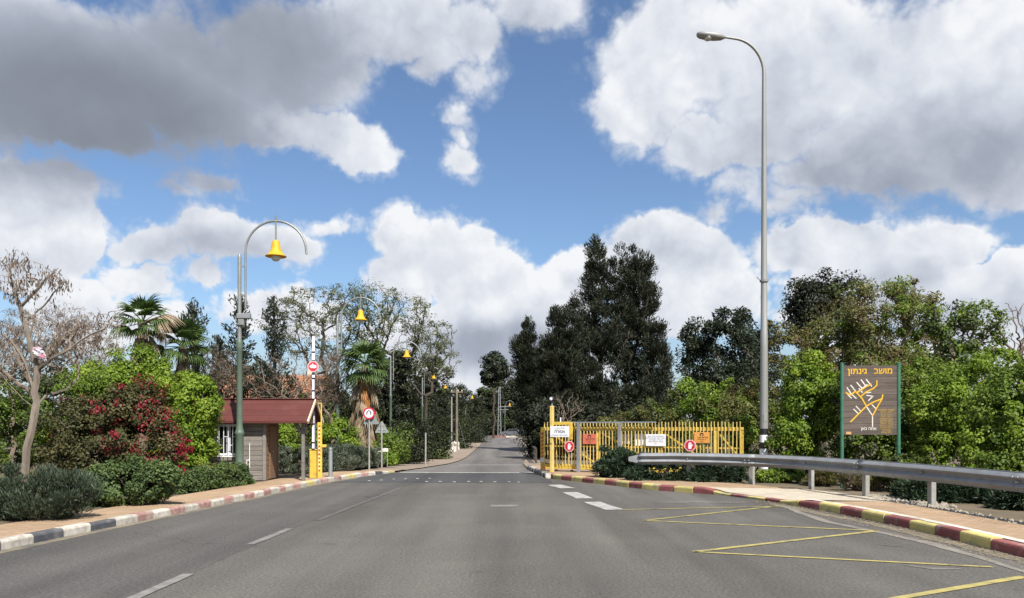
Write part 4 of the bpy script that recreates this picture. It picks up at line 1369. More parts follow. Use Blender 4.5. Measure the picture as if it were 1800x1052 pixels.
# ---- village map board
def map_board():
    d = 19.3
    cx = W(1529.5, 750, d).x
    o = thing('village_map_board', 'brown wooden village map board with yellow lettering on two green posts', 'sign board', (cx, d, .10), math.radians(-5))
    s = d / F
    top = W(0, 643, d).z - .10
    bot = W(0, 765, d).z - .10
    hw = 45.5 * s
    ph = (top - bot) / 12
    rr = random.Random(8)
    for k in range(12):
        gap = .012 if k == 5 else .004
        MB().box((0, rr.uniform(-.0015, .0015), bot + (k + .5) * ph), (2 * hw, .03, ph - gap), bev=.003).build('plank', MT['board_wood'], o)
    for sx, r in ((-1, .042), (1, .046)):
        p = MB().tube([(sx * (hw + .035), 0, -.1), (sx * (hw + .035), 0, top + .05)], r, 14).build('post', MT['sign_green'], o, smooth=True)
        MB().lathe([(r + .004, 0), (r + .003, .02), (.01, .035)], 14).build('post_cap', MT['sign_green'], p, smooth=True, loc=(sx * (hw + .035), 0, top + .045))
        MB().lathe([(r + .004, 0), (r + .004, .03)], 14).build('weld_collar', MT['sign_green'], p, loc=(sx * (hw + .035), 0, bot - .28))
    y = -.0185
    # title in two words
    def U(cx_, cy_):   # crop pixels (6.575 px per photo px, origin 1470,630) -> board x,z
        px, py = 1470 + cx_ / 6.575, 630 + cy_ / 6.575
        return ((px - 1529.5) * s, W(0, py, d).z - .10)
    x, z = U(535, 150)
    lettering('מושב', .205, MT['ink_yellow'], o, x, y, z, 'title_word')
    x, z = U(245, 152)
    lettering('גינתון', .205, MT['ink_yellow'], o, x, y, z, 'title_word')
    def route(nm, pts, w, m, yy):
        mb = MB()
        for a, b in zip(pts, pts[1:]):
            ax, az = U(*a)
            bx, bz = U(*b)
            t = Vector((bx - ax, bz - az))
            t.normalize()
            n = Vector((-t.y, t.x)) * w / 2
            e = t * w * .3
            q = [(ax + n.x - e.x, az + n.y - e.y), (ax - n.x - e.x, az - n.y - e.y), (bx - n.x + e.x, bz - n.y + e.y), (bx + n.x + e.x, bz + n.y + e.y)]
            mb.plate(q, yy, yy + .0012)
            yy -= .0002
        mb.build(nm, m, o)
    wp = .032
    white = [[(345, 555), (280, 440)], [(345, 555), (415, 665)], [(415, 790), (415, 665)], [(410, 540), (450, 580)], [(205, 590), (255, 640)], [(232, 555), (285, 615)], [(120, 400), (178, 462)], [(130, 340), (175, 410), (232, 465)], [(172, 312), (222, 375)], [(240, 282), (300, 350)], [(288, 250), (345, 330)], [(345, 245), (405, 325)], [(345, 400), (395, 395)], [(350, 430), (420, 440)], [(370, 490), (420, 440)], [(245, 395), (300, 350), (355, 305)], [(265, 350), (300, 395)]]
    for r in white: route('map_side_street', r, wp * .8, MT['ink_white'], y - .0002)
    for r in [[(170, 735), (345, 555), (430, 505), (520, 470), (528, 425)], [(520, 470), (470, 560), (415, 665)], [(345, 555), (300, 470), (220, 380)], [(285, 440), (345, 390), (425, 350), (462, 315), (462, 262)], [(220, 385), (170, 425), (120, 400)], [(240, 400), (345, 330), (400, 300)]]:
        route('map_main_road', r, wp * 1.0, MT['ink_yellow'], y - .004)
    x, z = U(372, 815)
    lettering('אתה כאן', .10, MT['ink_white'], o, x, y, z, 'map_caption')
    for k in range(11):
        x, z = U(570, 598 + k * 26)
        lettering(['רשימת משפחות', 'רחוב האלון', 'רחוב הגפן', 'רחוב האגוז', 'רחוב התאנה', 'רחוב הרימון', 'רחוב השקד', 'רחוב הברוש', 'רחוב האורן', 'מזכירות', 'בית כנסת'][k], .062, MT['ink_ochre'], o, x, y, z, 'legend_line')['kind'] = 'stuff'
    x0, z0 = U(148, 865)
    MB().plate([(x0 - .06, z0 - .032), (x0 + .06, z0 - .032), (x0 + .06, z0 + .03), (x0 - .06, z0 + .03)], y - .001, y).build('maker_plate', MT['ink_tan'], o)
map_board()

# ---- far end of the road
def utility_pole(name, label, px, d, h):
    o = thing(name, label, 'utility pole', (W(px, 750, d).x, d, gz(d) + .02), 0, None)
    MB().tube([(0, 0, 0), (0, 0, h)], [.11, .075], 10).build('pole', MT['bark_grey'], o, smooth=True)
    MB().bar((-.5, 0, h - .3), (.5, 0, h - .3), .08, .08).build('crossarm', MT['bark_grey'], o)
    for x in (-.4, 0.12, .4):
        MB().lathe([(.03, h - .26), (.045, h - .2), (.02, h - .12)], 8, (x, 0, 0)).build('insulator', MT['stone_white'], o)
    MB().tube([(.05, 0, h * .55), (.75, .2, 0)], .012, 5).build('guy_wire', MT['lamp_grey'], o)
utility_pole('utility_pole', 'weathered wooden utility pole at the left verge beside the white boulders', 803, 63, 4.9)
o = thing('thin_steel_mast', 'thin plain steel mast left of the wooden utility pole', 'mast', (W(794, 750, 62).x, 62, gz(62)), 0)
MB().tube([(0, 0, 0), (0, 0, 4.2)], [.06, .045], 8).build('shaft', MT['post_steel'], o, smooth=True)
MB().box((0, 0, .03), (.24, .24, .06), bev=.01).build('base_plate', MT['galv'], o)
def pylon():
    d = 158
    o = thing('lattice_pylon', 'slender grey lattice pylon standing where the road bends', 'pylon', (W(878, 750, d).x, d, gz(d)), 0)
    h = W(0, 674, d).z + .3
    for sx in (-1, 1):
        for sy in (-1, 1):
            MB().bar((sx * .32, sy * .32, 0), (sx * .12, sy * .12, h), .09, .09).build('leg', MT['galv'], o)
    n = 12
    for k in range(n):
        z0, z1 = h * k / n, h * (k + 1) / n
        w0, w1 = .32 - .2 * k / n, .32 - .2 * (k + 1) / n
        for sy in (-1, 1):
            s = 1 if k % 2 else -1
            MB().bar((s * w0, sy * w0, z0), (-s * w1, sy * w1, z1), .05, .05).build('lacing_bar', MT['galv'], o)
    for z, w in ((h * .56, 2.4), (h * .50, 1.8)):
        MB().bar((-.3, 0, z), (w, 0, z), .10, .10).build('crossarm', MT['galv'], o)
    MB().lathe([(.06, h), (.08, h + .2), (.02, h + .45)], 8).build('insulator', MT['stone_white'], o)
pylon()

def rock(name, label, px, py, z, r, seed, cat='boulder', group=None, material=None):
    g = G(px, py, z)
    bm = bmesh.new()
    bmesh.ops.create_icosphere(bm, subdivisions=3, radius=r)
    rr = random.Random(seed)
    ph = [rr.uniform(0, 6) for _ in range(6)]
    for v in bm.verts:
        n = v.co.normalized()
        k = 1 + .18 * math.sin(3.1 * n.x + ph[0]) + .15 * math.sin(4.3 * n.y + ph[1]) + .12 * math.sin(5.7 * n.z + ph[2]) + .07 * math.sin(9 * (n.x + n.y) + ph[3])
        v.co = Vector((n.x * 1.1, n.y, n.z * 1.25)) * r * k
    me = bpy.data.meshes.new(name)
    bm.to_mesh(me)
    bm.free()
    me.materials.append(material or MT['stone_white'])
    o = place(name, me, None, (g.x, g.y, g.z + r * .75))
    return tag(o, label, cat, group)
rock('white_boulder', 'white boulder at the foot of the thin mast, largest of three', 799, 792, gz(60), .38, 1)
rock('white_boulder', 'white boulder right of the wooden utility pole', 814, 789, gz(60), .33, 2)
rock('white_boulder', 'smallest white boulder, in front of the largest one', 796, 797, gz(55), .22, 3)

def parked_car():
    d = 146
    o = thing('parked_car', 'dark silver car parked at the far end of the road', 'car', (W(903, 750, d).x, d, gz(d) + .02), math.radians(-25))
    prof = [(-2.1, .35), (-2.1, .75), (-1.95, .92), (-1.2, 1.0), (-.6, 1.42), (.6, 1.46), (1.25, 1.05), (1.95, .92), (2.1, .70), (2.1, .35)]
    MB().plate([(x, z) for x, z in prof], -.82, .82).build('body', MT['car_paint'], o)
    for y in (-.825, .825):
        MB().plate([(-1.0, 1.02), (.98, 1.04), (.52, 1.38), (-.52, 1.36)], y - .01, y + .01).build('side_window', MT['glass_dark'], o)
        for x in (-1.3, 1.3):
            w = MB().tube([(x, y - .09, .33), (x, y + .09, .33)], .33, 18).build('wheel', MT['rubber'], o)
            MB().tube([(x, y - .10, .33), (x, y + .10, .33)], .19, 14).build('rim', MT['galv'], w)
    for y in (-.55, .55):
        MB().box((2.09, y, .72), (.06, .3, .14), bev=.02).build('headlight', MT['globe'], o)
parked_car()
# painted kerb closing the view at the bend
root = bpy.data.objects.new('kerb_bend', None)
COL.objects.link(root)
tag(root, kind='structure')
for k in range(14):
    d = 138
    x0 = W(864, 750, d).x + k * .36
    MB().box((x0 + .17, d, gz(d) + .12), (.35, .5, .30), bev=.02).build('kerb_stone', MT['kerb_red'] if k < 7 else MT['kerb_white'], root)

# dark roadside rail on the right, past the gate
o = thing('roadside_rail', 'low dark wooden rail fence at the right road edge beyond the gate', 'rail fence', (1.15, 44, gz(44)), 0)
for k in range(7):
    MB().box((.06 * math.sin(k), -6 + k * 2.4, .42), (.09, .09, .84), bev=.01).build('post', MT['bark_dark'], o)
for z in (.42, .76):
    MB().bar((0, -6, z), (0, 8.4, z), .05, .08).build('rail', MT['bark_dark'], o)

# tiled house behind the booth
def house():
    d = 44
    a, b = W(352, 750, d).x, W(560, 750, d).x
    o = thing('tiled_house', 'house with an orange tiled roof half hidden by bare brush behind the booth', 'house', ((a + b) / 2, d, .1), 0)
    hw = (b - a) / 2
    ez = W(0, 722, d).z
    rz_ = W(0, 664, d + 3).z
    wl = MB()
    wl.box((0, 3, ez / 2), (2 * hw - .8, 5.4, ez - .1))
    wl.build('wall', MT['stucco'], o)
    for sy in (0, 1):
        y0, y1 = (-.3, 3) if sy == 0 else (6.3, 3)
        rf = MB().add([(-hw, y0, ez), (hw, y0, ez), (hw, y1, rz_), (-hw, y1, rz_), (-hw, y0, ez - .12), (hw, y0, ez - .12), (hw, y1, rz_ - .12), (-hw, y1, rz_ - .12)],
                 [(0, 1, 2, 3), (7, 6, 5, 4), (0, 4, 5, 1), (1, 5, 6, 2), (3, 7, 4, 0)]).build('roof_slope', MT['roof_tile'], o)
        n = int(2 * hw / .24)
        tm = MB().tube([(0, 0, 0), (0, (y1 - y0), rz_ - ez)], .075, 6).mesh('tile_row', MT['roof_tile'])
        for k in range(n):
            place('tile_row', tm, rf, (-hw + .12 + k * .24, y0, ez + .03))
    for x in (-2.0, 0.6):
        w = MB().box((x, .27, 1.15), (.9, .05, .9), bev=.01).build('window', MT['white_metal'], o)
        MB().box((x, .235, 1.15), (.78, .03, .78)).build('pane', MT['glass_dark'], w)
    MB().box((2.1, 3.2, rz_ + .1), (.5, .5, .9), bev=.02).build('chimney', MT['stucco'], o)
house()

# ------------------------------------------------------------------ vegetation
def quad_mesh(name, V4, tint, material, mats=None, mi=None):
    n = len(V4)
    me = bpy.data.meshes.new(name)
    me.vertices.add(n * 4)
    me.vertices.foreach_set('co', np.ascontiguousarray(V4, dtype=np.float32).reshape(-1))
    me.loops.add(n * 4)
    me.loops.foreach_set('vertex_index', np.arange(n * 4, dtype=np.int32))
    me.polygons.add(n)
    me.polygons.foreach_set('loop_start', np.arange(0, n * 4, 4, dtype=np.int32))
    at = me.attributes.new('tint', 'FLOAT', 'FACE')
    at.data.foreach_set('value', np.clip(tint, 0, 1).astype(np.float32))
    for m in (mats or [material]):
        me.materials.append(m)
    if mi is not None:
        me.polygons.foreach_set('material_index', mi.astype(np.int32))
    me.update(calc_edges=True)
    return me

def unit(v):
    return v / np.maximum(np.linalg.norm(v, axis=-1, keepdims=True), 1e-9)

def leaf_quads(P, Ln, Wd, rng, dirs=None, jit=0.8, fold=0.25, face=None):
    n = len(P)
    if face is not None:                      # broad leaves turn their blades outwards and up to the light
        nn = unit(unit(face) + rng.normal(size=(n, 3)) * .42)
        u = unit(np.cross(nn, rng.normal(size=(n, 3))))
        v = np.cross(nn, u)
    else:
        u = rng.normal(size=(n, 3))
        if dirs is not None:
            u = unit(dirs) + jit * rng.normal(size=(n, 3)) * .6
        u = unit(u)
        v = unit(np.cross(u, rng.normal(size=(n, 3))))
        nn = np.cross(u, v)
    s = rng.uniform(.65, 1.3, size=(n, 1))
    a = P - u * Ln * s * .5
    c = P + u * Ln * s * .5
    m = P + nn * Wd * s * fold
    b = m + v * Wd * s * .5
    d_ = m - v * Wd * s * .5
    return np.stack([a, b, c, d_], axis=1)

def ell_world(ell, d, depth, base):
    """photo-pixel ellipses at distance d -> ellipsoids (centre, radii) local to base"""
    out = []
    for e in ell:
        px, py, rx, ry = e[:4]
        dd = d + (e[4] if len(e) > 4 else 0.0)
        c = W(px, py, dd)
        s = dd / F
        out.append((np.array([c.x - base[0], c.y - base[1], c.z - base[2]]), np.array([rx * s, max(.3, rx * s * depth), ry * s])))
    return out

def sample_lumps(ells, K, rng, inner=0.35, zmin=None):
    vol = np.array([(r[0] * r[1] + r[0] * r[2] + r[1] * r[2]) for _, r in ells])
    pick = rng.choice(len(ells), size=K, p=vol / vol.sum())
    dirs = unit(rng.normal(size=(K, 3)))
    rad = (inner ** 3 + (1 - inner ** 3) * rng.uniform(size=(K, 1))) ** (1 / 3)
    C = np.array([ells[i][0] for i in pick])
    R = np.array([ells[i][1] for i in pick])
    P = C + R * dirs * rad
    if zmin is not None:
        low = P[:, 2] < zmin
        P[low, 2] = zmin + rng.uniform(0, .3, size=low.sum())
    return P, unit(dirs / R * R.mean())

def skeleton(base, top, attr, rng, mid=3, wander=.08, bias=.38, trunk_pts=5, lean=None):
    nodes = [np.array(base, float)]
    par = [-1]
    plen = [0.0]
    base, top = np.array(base, float), np.array(top, float)
    L0 = np.linalg.norm(top - base)
    for k in range(1, trunk_pts + 1):
        t = k / trunk_pts
        p = base + (top - base) * t + rng.normal(size=3) * L0 * .02 * np.array([1, 1, .2]) * (0 if k == trunk_pts else 1)
        nodes.append(p)
        par.append(len(nodes) - 2)
        plen.append(plen[-1] + np.linalg.norm(nodes[-1] - nodes[-2]))
    start = max(1, int(trunk_pts * .6))
    order = np.argsort(np.linalg.norm(attr - top, axis=1))
    tips = []
    for ai in order:
        a = attr[ai]
        N_ = np.array(nodes[start:])
        pl = np.array(plen[start:])
        dist = np.linalg.norm(N_ - a, axis=1)
        below = np.maximum(0, N_[:, 2] - a[2]) * .6
        j = int(np.argmin(dist + bias * pl + below)) + start
        p = nodes[j]
        dd = np.linalg.norm(a - p)
        prev = j
        for q in range(1, mid + 1):
            t = q / mid
            x = p + (a - p) * t
            if q < mid:
                x = x + rng.normal(size=3) * dd * wander + np.array([0, 0, dd * .08 * math.sin(math.pi * t)])
            nodes.append(x)
            par.append(prev)
            plen.append(plen[prev] + np.linalg.norm(x - nodes[prev]))
            prev = len(nodes) - 1
        tips.append(prev)
    return np.array(nodes), np.array(par), tips

def skeleton_mesh(name, nodes, par, R, material, rmin=.006, power=.48, sides=6, flare=1.35):
    n = len(nodes)
    cnt = np.zeros(n)
    kids = [[] for _ in range(n)]
    for i in range(n - 1, 0, -1):
        if not kids[i]: cnt[i] = 1
        cnt[par[i]] += cnt[i]
        kids[par[i]].append(i)
    rad = np.maximum(rmin, R * (cnt / cnt[0]) ** power)
    rad[0] *= flare
    mb = MB()
    stack = [(0, None)]
    while stack:
        i, start = stack.pop()
        chain, rs = [], []
        if start is not None:
            chain.append(nodes[start])
            rs.append(min(rad[start] * .8, rad[i] * 1.15))
        cur = i
        while True:
            chain.append(nodes[cur])
            rs.append(rad[cur])
            if not kids[cur]: break
            k = sorted(kids[cur], key=lambda q: -cnt[q])
            for o in k[1:]:
                stack.append((o, cur))
            cur = k[0]
        if len(chain) > 1:
            rs[-1] *= .5
            mx = max(rs)
            mb.tube(chain, rs, 3 if mx < .02 else 4 if mx < .05 else sides if mx < .15 else sides + 3, cap=False)
    return mb.mesh(name, material, smooth=True)

LM = {}
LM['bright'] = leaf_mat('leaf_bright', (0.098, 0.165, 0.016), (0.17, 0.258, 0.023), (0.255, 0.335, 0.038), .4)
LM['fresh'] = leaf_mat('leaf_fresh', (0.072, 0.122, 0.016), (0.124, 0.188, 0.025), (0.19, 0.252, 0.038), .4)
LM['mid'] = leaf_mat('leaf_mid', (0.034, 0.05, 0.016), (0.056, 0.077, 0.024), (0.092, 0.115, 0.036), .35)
LM['hedge'] = leaf_mat('leaf_hedge', (0.042, 0.072, 0.022), (0.074, 0.114, 0.034), (0.122, 0.168, 0.052), .3)
LM['grey'] = leaf_mat('leaf_greygreen', (0.034, 0.050, 0.030), (0.058, 0.080, 0.048), (0.100, 0.125, 0.080), .25)
LM['sage'] = leaf_mat('leaf_sage', (0.075, 0.094, 0.062), (0.128, 0.152, 0.105), (0.19, 0.215, 0.155), .25)
LM['casuarina'] = leaf_mat('leaf_casuarina', (0.014, 0.017, 0.01), (0.025, 0.03, 0.017), (0.044, 0.049, 0.027), .15)
LM['pine'] = leaf_mat('leaf_pine', (0.013, 0.019, 0.011), (0.024, 0.033, 0.018), (0.042, 0.056, 0.028), .15)
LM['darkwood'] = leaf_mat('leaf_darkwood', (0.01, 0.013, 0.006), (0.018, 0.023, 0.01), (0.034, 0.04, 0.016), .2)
LM['euc'] = leaf_mat('leaf_eucalyptus', (0.016, 0.025, 0.014), (0.030, 0.043, 0.024), (0.058, 0.074, 0.042), .25)
LM['olive'] = leaf_mat('leaf_olive', (0.072, 0.08, 0.022), (0.118, 0.122, 0.032), (0.168, 0.168, 0.048), .35)
LM['brownish'] = leaf_mat('leaf_brownish', (0.088, 0.068, 0.027), (0.128, 0.1, 0.038), (0.165, 0.144, 0.054), .3)
LM['tipu'] = leaf_mat('leaf_feathery', (0.075, 0.09, 0.038), (0.122, 0.14, 0.06), (0.18, 0.195, 0.092), .35)
LM['pods'] = leaf_mat('seed_pods', (0.12, 0.088, 0.066), (0.18, 0.138, 0.105), (0.25, 0.2, 0.16), .25)
LM['boug'] = leaf_mat('leaf_bougainvillea', (0.045, 0.052, 0.018), (0.076, 0.076, 0.026), (0.115, 0.098, 0.04), .3)
LM['flower'] = leaf_mat('bougainvillea_bracts', (0.14, 0.007, 0.016), (0.235, 0.01, 0.028), (0.32, 0.02, 0.042), .35)
LM['yflower'] = leaf_mat('yellow_petals', (0.55, 0.38, 0.03), (0.68, 0.50, 0.06), (0.75, 0.6, 0.12), .3)
LM['juniper'] = leaf_mat('leaf_juniper', (0.020, 0.036, 0.020), (0.036, 0.060, 0.032), (0.062, 0.095, 0.048), .2)
LM['palm'] = leaf_mat('leaf_palm', (0.045, 0.078, 0.022), (0.072, 0.120, 0.030), (0.110, 0.165, 0.045), .3)
LM['straw'] = leaf_mat('dead_frond', (0.20, 0.145, 0.090), (0.29, 0.22, 0.145), (0.38, 0.30, 0.20), .2)
LM['rust'] = leaf_mat('rusty_frond', (0.20, 0.075, 0.015), (0.28, 0.115, 0.022), (0.34, 0.16, 0.04), .2)
LM['dry'] = leaf_mat('dry_twigs', (0.100, 0.072, 0.048), (0.135, 0.100, 0.070), (0.180, 0.138, 0.098), .2)

rs = {'n': 100}
def RNG():
    rs['n'] += 1
    return np.random.default_rng(rs['n'])

def cloud_of_leaves(name, lumps, ldirs, n_per, rl, Ln, Wd, mats, rng, up=.3, out=.35, flat_z=.8, weights=None, jit=.9, droop=0.0, spread=.33, zcut=None):
    """small leaf faces spread through many clumps; each clump and each leaf has its own tint"""
    K = len(lumps)
    cnt = np.maximum(3, (n_per * rng.uniform(.55, 1.45, size=K))).astype(int)
    idx = np.repeat(np.arange(K), cnt)
    n = len(idx)
    dr = unit(rng.normal(size=(n, 3)))
    r = rng.uniform(size=(n, 1)) ** spread
    rk = (rl * rng.uniform(.5, 1.4, size=K))[idx][:, None]
    P = lumps[idx] + dr * r * rk * np.array([1, 1, flat_z])
    if zcut is not None:
        P[:, 2] = np.maximum(P[:, 2], zcut + rng.uniform(0, .08, size=n))
    dirs = dr * out + np.array([0, 0, up - droop]) + (ldirs[idx] * .25 if ldirs is not None else 0)
    face = None
    if Wd / Ln > .4:
        face = dr * .75 + np.array([0, 0, .55]) + (ldirs[idx] * .5 if ldirs is not None else 0)
    Q = leaf_quads(P, Ln, Wd, rng, dirs, jit, face=face)
    tint = .5 + rng.normal(size=K)[idx] * .17 + rng.normal(size=n) * .17
    mi = None
    if len(mats) > 1:
        wk = np.array(weights or [1.0] * len(mats)); wk = wk / wk.sum()
        mk = rng.choice(len(mats), size=K, p=wk)
        mi = mk[idx]
        sw = rng.uniform(size=n) < .18
        mi[sw] = rng.choice(len(mats), size=sw.sum(), p=wk)
    return quad_mesh(name, Q, tint, None, mats, mi)

def tree(name, label, px, d, ell, R, leaf=('mid',), K=110, n_per=110, rl=None, Ln=.12, Wd=.06, bark='bark_dark', fork=.45, depth=.9, inner=.3, group=None, base_z=None, mid=3, twig=.008, weights=None, up=.3, out=.4, droop=0.0, jit=.9, wander=.09, spread=.33, flat_z=.8, cat='tree', dx_top=0.0, lumps_extra=None):
    rng = RNG()
    x = (px - 900) / F * d
    z = (gz(d) + .08) if base_z is None else base_z
    base = (x, d, z)
    root = thing(name, label, cat, base, 0, group)
    ells = ell_world(ell, d, depth, base)
    lumps, ld = sample_lumps(ells, K, rng, inner, zmin=.15)
    zc = np.mean([c[2] for c, r in ells])
    zlow = min(c[2] - r[2] for c, r in ells)
    xc = np.mean([c[0] for c, r in ells])
    ht = max(.25, fork * zc)
    nodes, par, tips = skeleton((0, 0, -.15), (xc * fork * .5 + dx_top, 0, ht), lumps, rng, mid=mid, wander=wander)
    tm = skeleton_mesh('trunk', nodes, par, R, MT[bark], rmin=twig)
    place('trunk', tm, root)
    if rl is None:
        rl = .32 * np.mean([r.mean() for c, r in ells])
    if n_per > 0:
        cm = cloud_of_leaves('crown', lumps, ld, n_per, rl, Ln, Wd, [LM[k] for k in leaf], rng, weights=weights, up=up, out=out, droop=droop, jit=jit, spread=spread, flat_z=flat_z, zcut=.02)
        place('crown', cm, root)
    return root

def shrub(name, label, ell, d, leaf=('bright',), K=120, n_per=120, rl=.22, stem_r=.05, Ln=.07, Wd=.045, depth=.8, inner=.62, group=None, cat='shrub', weights=None, up=.3, out=.5, droop=0.0, jit=.9, stems=5, bark='bark_dark', flat_z=.85, spread=.4, zg=.1):
    """dense bush: leaf clumps over a lumpy outline, woody stems inside"""
    rng = RNG()
    c0 = W(ell[0][0], 750, d)
    base = (c0.x, d, gz(d) + zg)
    root = thing(name, label, cat, base, 0, group)
    ells = ell_world(ell, d, depth, base)
    lumps, ld = sample_lumps(ells, K, rng, inner, zmin=.06)
    shoots = rng.uniform(size=K) < .13              # longer shoots break the outline
    lumps[shoots] += ld[shoots] * rng.uniform(.5, 1.3, size=(shoots.sum(), 1)) * rl * .8 + np.array([0, 0, .3 * rl])
    sub = lumps[rng.choice(K, size=min(K, 34), replace=False)]
    nodes, par, tips = skeleton((0, 0, -.1), (0, 0, .18), sub, rng, mid=3, trunk_pts=2)
    place('stems', skeleton_mesh('stems', nodes, par, stem_r, MT[bark], rmin=.007, flare=1.1), root)
    place('foliage', cloud_of_leaves('foliage', lumps, ld, n_per, rl, Ln, Wd, [LM[k] for k in leaf], rng, weights=weights, up=up, out=out, droop=droop, jit=jit, flat_z=flat_z, spread=spread, zcut=.01), root)
    return root

# ---------------- right of the road
# casuarinas: tall, dark, feathery
CAS = dict(leaf=('casuarina', 'pine'), weights=(4, 1), bark='bark_dark', Ln=.30, Wd=.06, up=.6, out=.5, jit=.5, flat_z=1.15, inner=.35, group='dark feathery trees right of the road')
tree('casuarina_tree', 'tallest dark feathery tree right of the road, with a spiky twin top', 1068, 60, [(1050, 500, 30, 56), (1046, 455, 16, 34), (1048, 428, 5, 18), (1072, 480, 14, 36), (1032, 545, 34, 50), (1060, 570, 50, 60), (1040, 640, 60, 80), (1020, 700, 60, 70), (1060, 730, 70, 60)], .30, K=435, n_per=124, rl=0.46, **CAS)
tree('casuarina_tree', 'dark feathery tree with rounded plumes leaning against the right side of the tallest one', 1098, 61, [(1104, 462, 18, 34), (1128, 466, 18, 34), (1114, 500, 34, 44), (1124, 540, 36, 60), (1140, 520, 18, 30), (1092, 580, 36, 70), (1125, 620, 36, 70), (1110, 710, 60, 60)], .28, K=368, n_per=124, rl=0.46, **CAS)
tree('casuarina_tree', 'dark feathery tree of middle height just left of the tallest one', 985, 58, [(974, 572, 14, 34), (998, 580, 24, 40), (984, 620, 36, 44), (985, 650, 44, 60), (985, 715, 48, 60)], .22, K=322, n_per=124, rl=0.41, **CAS)
tree('casuarina_tree', 'lowest dark feathery tree hanging over the right road edge', 940, 64, [(928, 588, 13, 30), (912, 605, 12, 14), (922, 620, 19, 36), (924, 650, 22, 42), (945, 660, 26, 50), (938, 720, 30, 56)], .2, K=297, n_per=117, rl=0.41, **CAS)
tree('casuarina_tree', 'sparse dark feathery tree at the right flank, thinning to single sprays', 1146, 59, [(1150, 600, 24, 40), (1152, 650, 28, 50), (1142, 710, 44, 50)], .2, K=205, n_per=86, rl=0.44, **CAS)
for i, (px, d, w, h) in enumerate([(945, 47, 30, 52), (985, 44, 40, 46), (1040, 42, 52, 46), (1105, 45, 60, 52), (1165, 50, 46, 48)]):
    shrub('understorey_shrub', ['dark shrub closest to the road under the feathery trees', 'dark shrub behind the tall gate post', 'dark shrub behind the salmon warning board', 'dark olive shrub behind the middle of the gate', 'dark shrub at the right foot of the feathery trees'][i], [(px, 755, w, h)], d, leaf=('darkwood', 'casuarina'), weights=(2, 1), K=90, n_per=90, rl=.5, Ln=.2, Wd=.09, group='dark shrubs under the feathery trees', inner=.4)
# eucalypts further right
EUC = dict(leaf=('euc',), bark='bark_grey', Ln=.34, Wd=.13, group='eucalypts behind the gate', droop=.5, rl=.8)
tree('eucalyptus_tree', 'round-headed dark eucalyptus, left one of the group behind the gate', 1232, 72, [(1228, 590, 30, 34), (1222, 640, 30, 44), (1240, 690, 44, 40)], .25, K=80, n_per=120, **EUC)
tree('eucalyptus_tree', 'dark eucalyptus with two round heads, middle of the group behind the gate', 1285, 70, [(1272, 570, 22, 24), (1305, 568, 24, 24), (1290, 620, 36, 40), (1285, 680, 44, 44)], .25, K=90, n_per=120, **EUC)
tree('eucalyptus_tree', 'dark eucalyptus partly hidden by the tall street light pole', 1335, 74, [(1335, 590, 24, 26), (1330, 640, 30, 40), (1335, 690, 40, 40)], .22, K=70, n_per=110, **EUC)
# mixed wood behind the map board
tree('evergreen_oak', 'dark round evergreen rising behind the brown-leaved tree', 1440, 42, [(1425, 530, 42, 40), (1462, 506, 48, 34), (1410, 570, 34, 40), (1460, 570, 60, 50)], .25, leaf=('darkwood', 'mid'), weights=(4, 1), K=120, n_per=130, rl=.55, Ln=.16, Wd=.09)
tree('carob_tree', 'big tree with brownish olive foliage behind the map board', 1500, 31, [(1480, 590, 90, 60), (1545, 540, 66, 46), (1400, 620, 56, 60), (1580, 600, 70, 66), (1500, 650, 120, 50)], .22, leaf=('brownish', 'olive', 'fresh'), weights=(2.2, 2.4, 1.6), K=200, n_per=165, rl=.42, Ln=.12, Wd=.055, bark='bark_twig')
tree('carob_tree', 'loose brown-green tree with a pointed top right of the big brownish one', 1590, 33, [(1588, 520, 34, 36), (1610, 560, 44, 50), (1640, 640, 50, 56), (1560, 660, 70, 50)], .2, leaf=('olive', 'brownish', 'fresh'), weights=(2, 1.2, 1.5), K=130, n_per=120, rl=.38, Ln=.13, Wd=.06, bark='bark_twig')
tree('mulberry_tree', 'open light green tree with visible limbs, upper right', 1655, 27, [(1690, 560, 60, 30), (1725, 590, 46, 50), (1660, 600, 40, 46), (1700, 640, 60, 40)], .14, leaf=('fresh', 'mid'), weights=(3, 1), K=105, n_per=75, rl=.30, Ln=.11, Wd=.07, bark='bark_grey', inner=.45, dx_top=.3)
tree('bare_tree', 'leafless thin-branched tree at the right edge behind the green bushes', 1790, 29, [(1790, 580, 50, 60), (1760, 560, 30, 40), (1830, 600, 60, 60)], .12, n_per=0, K=190, bark='bark_twig', twig=.006)
BR = dict(group='bright green bushes on the right verge')
shrub('broadleaf_bush', 'bright green bush between the street light and the map board', [(1418, 720, 54, 84), (1388, 780, 30, 56), (1450, 770, 50, 70), (1425, 680, 44, 52)], 22.4, ('bright', 'fresh'), weights=(3, 1), K=190, n_per=150, rl=.26, Ln=.085, Wd=.055, **BR)
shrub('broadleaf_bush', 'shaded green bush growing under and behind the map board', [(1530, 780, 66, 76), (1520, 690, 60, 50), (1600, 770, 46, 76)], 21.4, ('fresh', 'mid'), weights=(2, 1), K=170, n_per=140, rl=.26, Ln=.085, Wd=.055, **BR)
shrub('broadleaf_bush', 'largest bright green bush, right of the map board', [(1705, 715, 84, 74), (1645, 745, 44, 80), (1740, 690, 80, 66), (1690, 800, 84, 60)], 20.2, ('bright', 'fresh'), weights=(2, 1.3), K=240, n_per=165, rl=.24, Ln=.075, Wd=.05, **BR)
shrub('broadleaf_bush', 'green bush cut by the right edge above the guard rail', [(1800, 730, 86, 96), (1760, 800, 70, 60), (1830, 680, 60, 60)], 17.0, ('fresh', 'bright'), weights=(2, 1), K=190, n_per=160, rl=.24, Ln=.075, Wd=.05, **BR)
